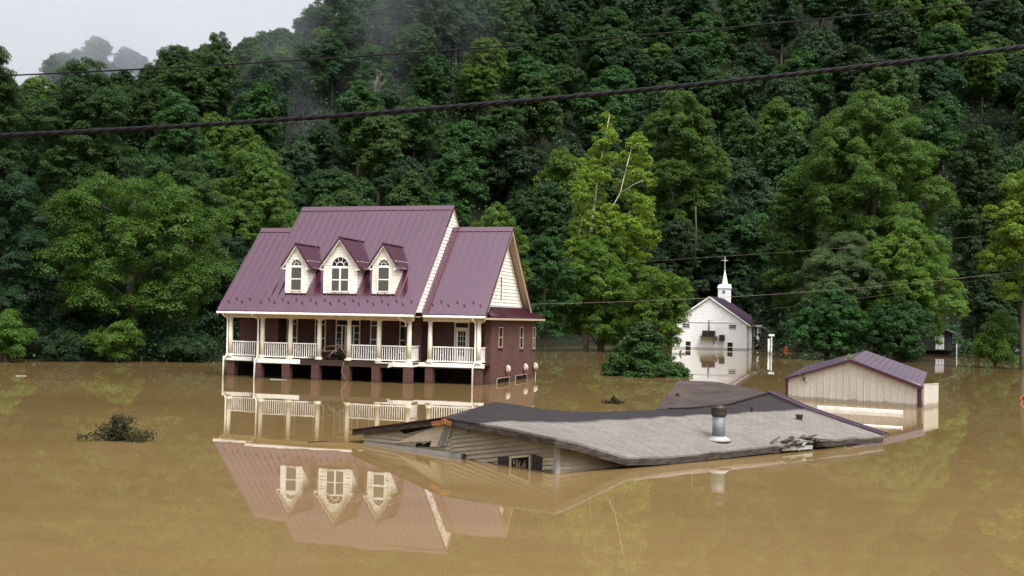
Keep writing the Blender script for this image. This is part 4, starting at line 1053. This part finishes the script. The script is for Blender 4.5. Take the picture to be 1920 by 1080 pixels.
# window with shutters
fr = MB()
def bar(mb, a, b, w_, d0, d1):
    a, b = Vector(a), Vector(b)
    t = (b - a).normalized(); n_ = Vector((0, -t.z, t.y)) * w_ / 2
    mb.hexa([a - n_ + Vector((-d0, 0, 0)), a + n_ + Vector((-d0, 0, 0)), b + n_ + Vector((-d0, 0, 0)), b - n_ + Vector((-d0, 0, 0)), a - n_ + Vector((-d1, 0, 0)), a + n_ + Vector((-d1, 0, 0)), b + n_ + Vector((-d1, 0, 0)), b - n_ + Vector((-d1, 0, 0))])
g0 = lambda s, z: gp(s, z, 0)
bar(fr, g0(1.49, -.7), g0(1.49, .22), .045, .02, .075); bar(fr, g0(.87, -.7), g0(.87, .32), .045, .02, .075); bar(fr, g0(1.47, .20), g0(.89, .30), .05, .02, .07)
wf = fr.build('window_frame', MAT['vinyl_light'], WX)
MB().prism([gp(1.47, -.7, .028), gp(.89, -.7, .028), gp(.89, .28, .028), gp(1.47, .18, .028)], (-.012, 0, 0)).build('broken_pane', MAT['dark'], wf)
mb = MB(); rg = random.Random(8)
for i in range(14):
    s = 1.0 + .03 * i; z0 = rg.uniform(-.05, .05); mb.beam(gp(s, z0, .05), gp(s + rg.uniform(-.05, .05), z0 + rg.uniform(.06, .18), .05), .012, .012)
mb.build('window_debris', MAT['twig'], wf)
for (a, b, za, zb) in ((1.88, 1.56, .18, .20), (.83, .56, .34, .30)):
    sh_ = MB(); tilt = .08 if a < 1 else 0
    A, B, Cc, D = gp(a, -.6, .045), gp(b - tilt * 0, -.6, .045), gp(b - tilt, zb, .045), gp(a - tilt * .5, za, .045)
    sh_.prism([A, B, Cc, D], (-.03, 0, 0))
    for k in range(14):
        z = -.55 + .055 * k
        if z < za - .05: sh_.beam(gp(a - .04, z, .08), gp(b + .03, z + .01, .08), .012, .03)
    sh_.build('shutter', MAT['shutter'], WX)
# sprung boards beside the shutter
mb = MB()
for k, z in enumerate((.05, .15, .24)): 
    pts = [gp(.56, z - .02, .03), gp(.4, z + .03, .07), gp(.25, z + .05, .06), gp(.15, z + .05, .03)]
    for a, b in zip(pts, pts[1:]): mb.beam(a, b, .012, .075)
mb.build('sprung_board', MAT['vinyl_light'], WX)
# torn stretch of eave
mb = MB()
for i in range(30):
    x = rg.uniform(7.5, 9.3); y = rg.uniform(-.42, -.05); z = wz(x, -.3) + rg.uniform(-.10, .09)
    a = rg.uniform(-.5, .5); l = rg.uniform(.08, .30)
    mb.beam((x - l * math.cos(a), y - l * math.sin(a), z), (x + l * math.cos(a), y + l * math.sin(a), z + rg.uniform(-.06, .10)), rg.uniform(.03, .15), rg.uniform(.008, .03))
mb.build('torn_shingles', MAT['old_wood'], WX)
MB().beam((7.6, -.33, .12), (8.9, -.36, .10), .03, .10).beam((8.3, -.36, .05), (8.6, -.36, .24), .03, .05).build('loose_board', MAT['grey_trim'], WX)
# flue pipe, vents
fx_, fy_ = 5.95, .42; fb = wz(fx_, fy_)
fp = MB(); fp.tube([(fx_, fy_, fb - .06), (fx_, fy_, fb + .62)], .165, 18); fp.tube([(fx_, fy_, fb + .30), (fx_, fy_, fb + .315)], .170, 18); fl = fp.build('flue_pipe', MAT['steel'], WX, True)
for p in fl.data.polygons: p.use_smooth = len(p.vertices) == 4
fp = MB(); fp.tube([(fx_, fy_, fb + .60), (fx_, fy_, fb + .64), (fx_, fy_, fb + .70), (fx_, fy_, fb + .83), (fx_, fy_, fb + .85)], [.17, .205, .20, .205, .19], 18); fp.tube([(fx_, fy_, fb + .85), (fx_, fy_, fb + .89)], [.15, .13], 14)
fp.build('flue_cap', MAT['black'], fl)
fp = MB(); fp.tube([(fx_, fy_, fb - .03), (fx_, fy_, fb + .03), (fx_, fy_, fb + .09)], [.34, .27, .17], 16); fp.build('flue_flashing', MAT['grey_trim'], fl, True)
def vent(x, y, r, h, name='roof_vent'):
    z = wz(x, y); v = MB(); v.tube([(x, y, z - .05), (x, y, z + h * .7)], r * .8, 12); v.tube([(x, y, z + h * .6), (x, y, z + h)], [r, r], 12); v.build(name, MAT['black'], WX)
vent(10.8, 1.45, .11, .15); vent(9.6, 2.25, .04, .14)
x, y = 9.3, 4.9; v = MB(); v.tube([(x, y, .8), (x, y, 1.20)], .06, 10); v.build('roof_vent', MAT['black'], WX)

# ------------------------------------------------------------------ the shed with the purple roof
SHP, SHR = Vector((17.43, 46.04, 0)), math.radians(-40)
SX = empty('steel_shed', SHP, SHR)
tag(SX, 'cream steel shed with lifted purple roof standing in the flood behind the wrecked house', 'shed')
mb = MB(); w0 = -6.12
pf = [(w0, -1.6), (0, -1.6), (0, .95), (-3.02, 1.90), (w0, .95)]
mb.prism([(x, 0, z) for x, z in pf], (0, .06, 0))
for i in range(1, 20):
    x = w0 + 6.12 * i / 20; zt = .95 + .95 * (1 - abs(x + 3.05) / 3.06) - .02
    mb.hexa([(x - .03, -.0005, -1.6), (x + .03, -.0005, -1.6), (x + .03, .01, -1.6), (x - .03, .01, -1.6), (x - .03, -.0005, zt), (x + .03, -.0005, zt), (x + .03, .01, zt), (x - .03, .01, zt)] if False else [(x - .016, .002, -1.6), (x - .008, -.022, -1.6), (x + .008, -.022, -1.6), (x + .016, .002, -1.6), (x - .016, .002, zt), (x - .008, -.022, zt), (x + .008, -.022, zt), (x + .016, .002, zt)])
mb.build('front_wall', MAT['shed_wall'], SX)
mb = MB(); mb.hexa([(.10, .05, -1.6), (.16, .05, -1.6), (.16, 1.80, -1.6), (.10, 1.80, -1.6), (.10, .05, .98), (.16, .05, .98), (.16, 1.80, .95), (.10, 1.80, .95)])
mb.beam((.14, .05, .99), (.14, 1.8, .965), .07, .03)
mb.build('side_wall', MAT['shed_wall'], SX)
mb = MB(); mb.box((w0 - .03, .061, -1.6), (w0 + .02, 2.4, .90)); mb.box((w0 + .03, 2.35, -1.6), (-.2, 2.4, .9)); mb.build('back_wall', MAT['shed_wall'], SX)
mb = MB(); mb.box((-.115, -.04, -1.6), (.05, -.004, .93)); mb.build('corner_trim', MAT['trim_maroon'], SX); mb = MB(); mb.box((w0 - .04, -.04, -1.6), (w0 + .09, -.004, .94)); mb.build('corner_trim', MAT['trim_maroon'], SX)
mb = MB(); e = .08
A, B, Cc, D = Vector((.10, -.10, .90)), Vector((-3.02, -.10, 1.93)), Vector((-3.42, 2.6, 2.28)), Vector((-.62, 2.6, 1.40))
mb.prism([A, D, Cc, B], (0, 0, -.05))
nn_ = (D - A).cross(B - A).normalized()
for i in range(1, 12):
    t = i / 12; a, b = A.lerp(D, t), B.lerp(Cc, t); a_, b_ = A.lerp(B, t), D.lerp(Cc, t); mb.beam(a_ + nn_ * .001, b_ + nn_ * .001, .02, .016)
A2, D2 = Vector((w0 - .12, -.10, .92)), Vector((w0 - .3, 2.6, 1.42))
mb.prism([A2, B + Vector((0, 0, .001)), Cc + Vector((0, 0, .001)), D2], (0, 0, -.05))
n2 = (B - A2).cross(D2 - A2).normalized()
for i in range(1, 12):
    t = i / 12; mb.beam(A2.lerp(B, t) + n2 * .001, D2.lerp(Cc, t) + n2 * .001, .02, .016)
mb.build('roof', MAT['roof_far'], SX)
mb = MB(); mb.beam(A + Vector((0, -.02, -.07)), B + Vector((0, -.02, -.07)), .04, .14); mb.beam(A2 + Vector((0, -.02, -.05)), B + Vector((0, -.02, -.06)), .03, .06); mb.beam(A + Vector((.01, 0, -.06)), D + Vector((.01, 0, -.06)), .03, .12)
mb.build('rake_trim', MAT['trim_maroon'], SX)
def shw(u, v, z): return Matrix.Translation(SHP) @ Matrix.Rotation(SHR, 4, 'Z') @ Vector((u, v, z))
leafy('leafy_vine', 'brown dead vine scraps caught on the peak of the purple shed roof', shw(-3.1, -.05, 1.98), [[(-.35, 0, -.1), (-.1, 0, .03), (.1, .1, .08), (.3, .1, .02)], [(-.1, 0, .03), (0, .05, .2)]], 26, .05, .10, LM['yellow'], 21, 'vine', 'twig', .015)
leafy('leafy_vine', 'small dark vine hanging down the cream shed wall under the roof edge', shw(-5.25, -.07, 1.0), [[(-.2, 0, .15), (-.05, 0, .12), (0, 0, -.05), (.02, 0, -.15)], [(0, 0, -.05), (.15, 0, -.18)]], 26, .04, .10, LM['debris'], 22, 'vine', 'twig', .013)
def floater(label, a, b, wd, ht, cat='gutter'):
    a, b = Vector(a), Vector(b); L = (b - a).length; mb = MB(); t = .012
    mb.box((0, -wd / 2, -.03), (L, wd / 2, -.03 + t)); mb.box((0, -wd / 2, -.03 + t), (L, -wd / 2 + t, ht)); mb.box((0, wd / 2 - t, -.03 + t), (L, wd / 2, ht)); mb.box((0, -wd / 2 + t, ht - t), (L, wd / 2 - t, ht)); mb.box((L - .02, -wd / 2 - .02, -.05), (L + .03, -wd / 2 + .01, ht + .02))
    mb.box((L - .06, -wd / 2 + .02, -.01), (L - .05, wd / 2 - .02, ht - .02))
    o = mb.build('floating_gutter', MAT['white'], None, False, a); d = b - a; o.rotation_euler = (0, 0, math.atan2(d.y, d.x)); tag(o, label, cat, 'gutters floating by the shed'); return o
floater('long white gutter floating along the front of the cream shed', (12.55, 44.2, .02), (15.40, 42.5, .02), .14, .11)
floater('short white gutter floating between the purple roof edging and the longer gutter', (11.75, 37.3, 0), (13.25, 36.6, 0), .14, .045)

# ------------------------------------------------------------------ the white church
CX_ = empty('church', (21.1, 144.5, 0), -.33); tag(CX_, 'white church with purple roof and spire in the flood at the foot of the hill', 'church')
x0, x1, ez_, az, dp = .42, 10.2, 3.55, 6.95, 16.5; xm = (x0 + x1) / 2
MB().box((x0, 0, -2), (x1, dp, ez_)).build('wall', MAT['church_wall'], CX_)
mb = MB(); lap_siding(mb, [(x0, ez_ + .0), (x1, ez_ + .0), (xm, az - .12)], frame_v(-.01), .24, .03); mb.box((x0 - .05, -.07, ez_ - .03), (x1 + .05, -.002, ez_ + .03)); mb.build('gable_siding', MAT['church_wall'], CX_)
mb = MB(); ov = .42; k = (az - ez_) / (xm - x0)
for sgn in (-1, 1):
    e = xm + sgn * (xm - x0 + ov); ze_ = az - k * (xm - x0 + ov)
    p = [(xm, -.25, az), (e, -.25, ze_), (e, dp + .3, ze_), (xm, dp + .3, az)]
    mb.prism(p if sgn > 0 else p[::-1], (0, 0, -.10))
    for i in range(1, 28):
        y = -.25 + i * .62
        if y < dp: mb.beam((e, y, ze_ + .01), (xm, y, az + .01), .05, .05)
mb.build('roof', MAT['roof_far'], CX_)
mb = MB()
for sgn in (-1, 1):
    e = xm + sgn * (xm - x0 + ov); ze_ = az - k * (xm - x0 + ov)
    mb.beam((xm, -.28, az - .10), (e, -.28, ze_ - .10), .05, .17); mb.beam((e, -.25, ze_ - .12), (e, dp, ze_ - .12), .12, .10)
mb.build('barge_board', MAT['church_wall'], CX_)
sx, sy = 5.25, 14.6
st = MB().box((sx - .82, sy - .82, 4.8), (sx + .82, sy + .82, 8.45)); st.box((sx - .92, sy - .92, 8.45), (sx + .92, sy + .92, 8.6))
sto = st.build('steeple', MAT['church_wall'], CX_)
sp_ = MB()
for a, b in (((-.9, -.9), (.9, -.9)), ((.9, -.9), (.9, .9)), ((.9, .9), (-.9, .9)), ((-.9, .9), (-.9, -.9))):
    sp_.poly([(sx + a[0], sy + a[1], 8.6), (sx + b[0], sy + b[1], 8.6), (sx + (a[0] + b[0]) / 2, sy + (a[1] + b[1]) / 2, 9.05)])
    sp_.poly([(sx + a[0], sy + a[1], 8.6), (sx + (a[0] + b[0]) / 2, sy + (a[1] + b[1]) / 2, 9.05), (sx + a[0] * .5, sy + a[1] * .5, 9.1)])
sp_.tube([(sx, sy, 8.6), (sx, sy, 8.95), (sx, sy, 11.25)], [.62, .48, .025], 8); sp_.build('spire', MAT['church_wall'], sto)
MB().box((sx - .03, sy - .03, 11.1), (sx + .03, sy + .03, 13.15)).box((sx - .46, sy - .025, 12.5), (sx + .46, sy + .025, 12.56)).build('cross', MAT['church_wall'], sto)
MB().box((sx - .20, sy - .84, 7.7), (sx + .20, sy - .815, 8.15)).build('louver', MAT['steel'], sto)
def cwin(name, a, b, c, d, slats):
    f = MB(); t = .08; f.box((a - t, -.05, c - t), (a, .0, d + t)).box((b, -.05, c - t), (b + t, 0, d + t)).box((a, -.05, d), (b, 0, d + t)).box((a, -.05, c - t), (b, 0, c)); m = (c + d) / 2; f.box((a, -.03, m - .03), (b, 0, m + .03))
    o = f.build(name, MAT['church_wall'], CX_); MB().box((a, -.015, c), (b, -.004, d)).build('pane', MAT['glass'], o)
cwin('upper_window', 1.80, 2.72, 2.74, 3.22, 1); cwin('upper_window', 7.90, 8.82, 2.74, 3.22, 1); cwin('lower_window', 2.22, 2.9, -.3, .92, 1); cwin('lower_window', 7.72, 8.4, -.3, .92, 1)
MB().tube([(5.3, -.08, 1.75), (5.3, -.08, 3.8)], .10, 8).build('vent_stack', MAT['steel'], CX_, True)
sf = MB().box((4.2, -1.0, 1.58), (6.5, -.05, 1.66)); sf.beam((4.4, -.95, 1.6), (4.4, -.05, 1.1), .06, .06).beam((6.3, -.95, 1.6), (6.3, -.05, 1.1), .06, .06); sf.build('wall_shelf', MAT['wet_wood'], CX_)
for a, c in ((4.5, 1.67), (5.48, 1.67), (6.72, 1.15)):
    u_ = MB().box((a, -.75, c), (a + .68, -.2, c + .75)); u_.box((a + .05, -.765, c + .06), (a + .63, -.75, c + .68))
    if c < 1.5: u_.box((a, -.75, c - .08), (a + .1, -.0, c)).box((a + .5, -.75, c - .08), (a + .6, 0, c))
    u_.build('air_conditioner', MAT['black'], CX_, bevel=.03)
MB().tube([(6.0, -.1, 1.2), (6.3, -.12, 1.35), (6.6, -.12, 1.2), (6.9, -.12, 1.3)], .03, 6).tube([(5.85, -.1, 1.55), (5.9, -.12, .9), (6.1, -.12, .7)], .03, 6).build('refrigerant_line', MAT['black'], CX_)
MB().box((10.19, 6.2, .9), (10.24, 7.3, 3.1)).box((10.19, 9.5, .9), (10.24, 10.5, 3.1)).build('side_door', MAT['glass'], CX_)
dk = MB().box((10.25, 5.6, .72), (11.3, 12.0, .85))
for y in np.arange(5.7, 12.0, .5): dk.box((11.2, y, .85), (11.25, y + .05, 1.75))
dk.box((11.18, 5.6, 1.75), (11.28, 12.0, 1.83))
for y in (5.7, 8.8, 11.8): dk.box((11.15, y, -1.5), (11.28, y + .13, 2.9))
dk.build('side_porch', MAT['wet_wood'], CX_)
MB().prism([(10.3, 5.2, 3.20), (11.6, 5.2, 2.88), (11.6, 12.3, 2.88), (10.3, 12.3, 3.20)], (0, 0, -.08)).build('porch_roof', MAT['roof_far'], CX_)
for y in (5.05, 12.4): pass

# white posts beyond the church
p0 = on_ground(1441, 664); o = MB().tube([(0, 0, -1.5), (0, 0, 1.75)], .10, 10).build('white_post', MAT['church_wall'], None, True, p0); tag(o, 'plain white post in the water beside the taller capped post', 'post', 'white posts by the church')
p0 = on_ground(1446, 664); mb = MB(); mb.tube([(0, 0, -1.5), (0, 0, 2.05)], .10, 10); mb.box((-.32, -.16, 2.05), (.32, .16, 2.28)); o = mb.build('capped_post', MAT['church_wall'], None, False, p0); tag(o, 'white post with a flat lamp head in the water between church and bush', 'post', 'white posts by the church')
p0 = on_ground(1473, 657); mb = MB(); mb.hexa([(-.3, -.25, -.3), (.3, -.25, -.3), (.3, .25, -.3), (-.3, .25, -.3), (-.2, -.15, .45), (.25, -.15, .55), (.25, .15, .55), (-.2, .15, .45)]); mb.tube([(-.2, 0, .4), (.0, 0, .75), (.2, 0, .5)], .04, 6)
o = mb.build('orange_container', MAT['orange'], None, False, p0, bevel=.06); tag(o, 'small orange container afloat at the edge of the bush near the white posts', 'container')

# the slate house among the trees
HR = empty('slate_house', (53.2, 140.5, 0), -.12); tag(HR, 'small dark slate house with a white door half hidden by trees', 'house')
MB().box((-2.0, .3, -1.5), (4.0, 6.5, 2.75)).build('wall', MAT['slate'], HR)
MB().prism([(-2.0, .3, 2.75), (4.0, .3, 2.75), (1.0, .3, 3.95)], (0, 6.2, 0)).build('gable', MAT['slate'], HR)
mb = MB().prism([(1.0, -.3, 4.05), (4.5, -.3, 2.62), (4.5, 6.8, 2.62), (1.0, 6.8, 4.05)], (0, 0, -.1)).prism([(-2.5, -.3, 2.62), (1.0, -.3, 4.05), (1.0, 6.8, 4.05), (-2.5, 6.8, 2.62)], (0, 0, -.1)); mb.build('roof', MAT['steel'], HR)
MB().box((1.85, .22, .62), (2.95, .295, 2.42)).build('door', MAT['church_wall'], HR)
mb = MB().box((-2, -1.3, .46), (4.1, .29, .6))
for x in np.arange(-1.9, 4.1, .42): mb.box((x, -1.3, .6), (x + .04, -1.25, 1.35))
mb.box((-2, -1.32, 1.35), (4.1, -1.24, 1.42)); mb.build('deck', MAT['black'], HR)
MB().tube([(4.1, -1.2, -1), (4.1, -1.2, 1.45)], .09, 8).build('deck_post', MAT['church_wall'], HR)

# utility pole and the orange-edged board at the picture edge
p0 = on_ground(1917, 690); p0.z = 0; mb = MB(); mb.tube([(0, 0, -2), (0, 0, 5.2)], [.15, .12], 10); po = empty('utility_pole', p0); tag(po, 'grey wooden utility pole standing in the water at the picture edge', 'utility pole')
mb.build('shaft', MAT['pole'], po, True); MB().tube([(-.02, -.16, 3.9), (-.02, -.16, 5.0)], .09, 8).build('rusty_fitting', MAT['orange'], po, True)
p0 = on_ground(1924, 752); mb = MB(); r_ = .29
mb.prism([(-r_, 0, .12), (0, 0, -.18), (r_, 0, .12), (0, 0, .42)], (0, .03, 0)); so_ = mb.build('diamond_sign', MAT['wet_wood'], None, False, p0)
mb = MB()
for a, b in (((-r_, .12), (0, -.18)), ((0, -.18), (r_, .12)), ((r_, .12), (0, .42)), ((0, .42), (-r_, .12))): mb.beam((a[0], -.012, a[1]), (b[0], -.012, b[1]), .02, .05)
mb.build('rim', MAT['orange'], so_); tag(so_, 'diamond-shaped sign with an orange rim poking from the water, cut by the picture edge', 'sign')

# ------------------------------------------------------------------ drifting branches
def drift(label, x, y, width_px, h_px, seed, n):
    b = on_ground(x, y); k = b.y / FPX; W_, H_ = width_px * k, h_px * k; rng = np.random.default_rng(seed); pts = []
    def tw(s, e, lift):
        m = (np.array(s) + np.array(e)) / 2 + rng.normal(size=3) * .05 * W_ * .3; m[2] += lift; return [tuple(s), tuple(m), tuple((np.array(e) * .7 + m * .3)), tuple(e)]
    for i in range(13):
        s = rng.uniform(-.10, .10); e = s + rng.normal() * .10 * W_; pts.append(tw((s, rng.uniform(-.2, .2), -.1), (e + .05 * W_, rng.uniform(-.3, .3), H_ * rng.uniform(.45, .98) * max(.25, 1 - abs(e) / (W_ * .33))), .03))
    for i in range(9):
        sg_ = -1 if i % 2 else 1; e = sg_ * W_ * rng.uniform(.22, .5); pts.append(tw((rng.uniform(-.15, .15), rng.uniform(-.2, .2), -.05), (e, rng.uniform(-.35, .35), H_ * rng.uniform(.10, .42) * (1.15 - abs(e) / W_)), .05))
    return leafy('drifting_branch', label, b, pts, n, .055 * W_ / 2.3, .088 * W_ / 2.3 if W_ > 1.5 else .07, LM['debris'], seed, 'branch', 'bark', .016)
drift('dark leafy branch drifting alone in open water on the porch-end side of the house', 218, 826, 157, 62, 5, 95)
drift('small leafy twig drifting in the water between the brick house and the cedar', 1148, 757, 46, 16, 6, 45)
drift('leafy twig sticking from the water against the white church wall', 1275, 664, 30, 10, 7, 16)

def plank(label, x, y, L, wd, yaw, m='grey_trim'):
    b = on_ground(x, y); o = MB().hexa([(-L/2, -wd/2, -.03), (L/2, -wd/2 * .8, -.04), (L/2, wd/2, -.04), (-L/2, wd/2 * .9, -.03), (-L/2, -wd/2, .03), (L/2, -wd/2 * .8, .02), (L/2, wd/2, .02), (-L/2, wd/2 * .9, .03)]).build('floating_board', MAT[m], None, False, b)
    o.rotation_euler = (0, 0, yaw); tag(o, label, 'board', 'boards adrift')
plank('pale board floating at the foot of the brick porch pier', 522, 712, .85, .25, -.25)
plank('tiny pale board floating by the shore in front of the dark leafy shore tree', 40, 705, .5, .16, .1)
plank('dark stick of wood floating off the corner of the wrecked house roof', 596, 829, .55, .05, .5, 'wet_wood')

# ------------------------------------------------------------------ cables
def sag(ctrl, n=60, ext=0.0):
    """smooth curve through photo points given with their distance"""
    P_ = np.array([tuple(at(x, y, Y)) for x, y, Y in ctrl]); t = np.arange(len(P_)); d = min(3, len(P_) - 1)
    c = [np.polyfit(t, P_[:, i], min(2, d)) for i in range(3)]; tt = np.linspace(-ext, len(P_) - 1 + ext, n)
    return [Vector((np.polyval(c[0], q), np.polyval(c[1], q), np.polyval(c[2], q))) for q in tt]
def strand(center, r_h, r, pitch, ph):
    out = []; L = 0
    for i, p in enumerate(center):
        if i: L += (p - center[i - 1]).length
        t = (center[min(i + 1, len(center) - 1)] - center[max(i - 1, 0)]).normalized(); a = t.cross(Vector((0, 0, 1))).normalized(); b = a.cross(t)
        q = 2 * math.pi * L / pitch + ph; out.append(p + (a * math.cos(q) + b * math.sin(q)) * r_h)
    return out
cc = sag([(0, 254, 11.5), (640, 217.5, 11.5), (1280, 160, 11.5), (1920, 88, 11.5)], 900, 2.6)
root = empty('power_cable', (0, 0, 0)); tag(root, 'thick black twisted power cable sagging across the whole view', 'cable')
for k in range(3): MB().tube(strand(cc, .0125, .0145, .42, k * 2.094), .0165, 6).build('strand', MAT['cable'], root, True)
o = MB().tube(sag([(0, 142, 15), (640, 108.5, 15), (1280, 59, 15), (1880, 0, 15)], 120, 2.6), .0105, 6).build('thin_cable', MAT['cable'], None, True); tag(o, 'thin black cable running above the thick twisted one', 'cable')
for lab, ctrl, r in (('grey wire passing in front of the church roof', [(975, 571, 78), (1330, 558, 84), (1640, 538, 88), (1925, 507, 92)], .017),
                     ('grey wire passing across the spire cross', [(1205, 490, 118), (1520, 470, 106), (1740, 451, 98), (1925, 432, 92)], .018),
                     ('faint lower wire strung through the trees beside the church', [(1440, 580, 112), (1640, 556, 104), (1760, 537, 99), (1925, 508.5, 92.5)], .014)):
    o = MB().tube(sag(ctrl, 50, 0.25 if r > .015 else 0), r, 5).build('overhead_wire', MAT['pole'], None, True); tag(o, lab, 'wire', 'wires over the valley')

# ------------------------------------------------------------------ air
def volume(name, m_build, o, kind='stuff'):
    t = NT(name); tc = t.n('ShaderNodeTexCoord').outputs['Object']
    v = t.n('ShaderNodeVolumePrincipled'); v.inputs['Color'].default_value = (0.80, 0.86, 0.95, 1); v.inputs['Anisotropy'].default_value = 0.0
    m_build(t, tc, v); t.l(v.outputs[0], t.out.inputs['Volume']); o.data.materials.append(t.m); tag(o, kind=kind); return o
def wisp(label, x, y, Y, rx, ry, rz, dens, seed):
    c = at(x, y, Y); mb = MB(); nu, nv = 16, 8
    for i in range(nu):
        for j in range(nv):
            P = lambda i_, j_: (math.cos(2 * math.pi * i_ / nu) * math.sin(math.pi * j_ / nv) * rx, math.sin(2 * math.pi * i_ / nu) * math.sin(math.pi * j_ / nv) * ry, math.cos(math.pi * j_ / nv) * rz)
            q = [P(i, j), P(i, j + 1), P(i + 1, j + 1), P(i + 1, j)]
            if j == 0: q = [q[0], q[1], q[2]]
            elif j == nv - 1: q = [q[0], q[1], q[3]]
            mb.poly(q)
    o = mb.build('mist', None, None, True, c)
    def soft(t, tc, v):
        m = t.mapping(tc, (1 / rx, 1 / ry, 1 / rz)); ln = t.n('ShaderNodeVectorMath', operation='LENGTH'); t.l(m, ln.inputs[0])
        fall = t.n('ShaderNodeMapRange'); t.l(ln.outputs['Value'], fall.inputs[0]); fall.inputs[1].default_value = 1.0; fall.inputs[2].default_value = 0.15; fall.inputs[3].default_value = 0; fall.inputs[4].default_value = 1
        mp = t.n('ShaderNodeMapping'); t.l(tc, mp.inputs[0]); mp.inputs['Location'].default_value = (seed * 13.7, seed * 5.1, 0); mp.inputs['Scale'].default_value = (.05, .05, .035)
        nz = t.noise(mp.outputs[0], 1.0, 3, .55); r = t.ramp(nz.outputs[0], [(.42, (0, 0, 0)), (.70, (1, 1, 1))])
        a = t.n('ShaderNodeMath', operation='MULTIPLY'); t.l(fall.outputs[0], a.inputs[0]); t.l(r.outputs[0], a.inputs[1])
        b = t.n('ShaderNodeMath', operation='MULTIPLY'); t.l(a.outputs[0], b.inputs[0]); b.inputs[1].default_value = dens; t.l(b.outputs[0], v.inputs['Density'])
    volume('mist_air', soft, o); o['label'] = label; o['category'] = 'mist'
wisp('thin mist drifting over the low hazy hilltop', 120, 105, 262, 56, 40, 24, .035, 1)
wisp('thin mist drifting over the top of the slope', 640, 30, 190, 36, 30, 20, .009, 2)
wisp('wisp of mist hanging in a fold of the slope', 590, 150, 178, 18, 18, 18, .017, 3)
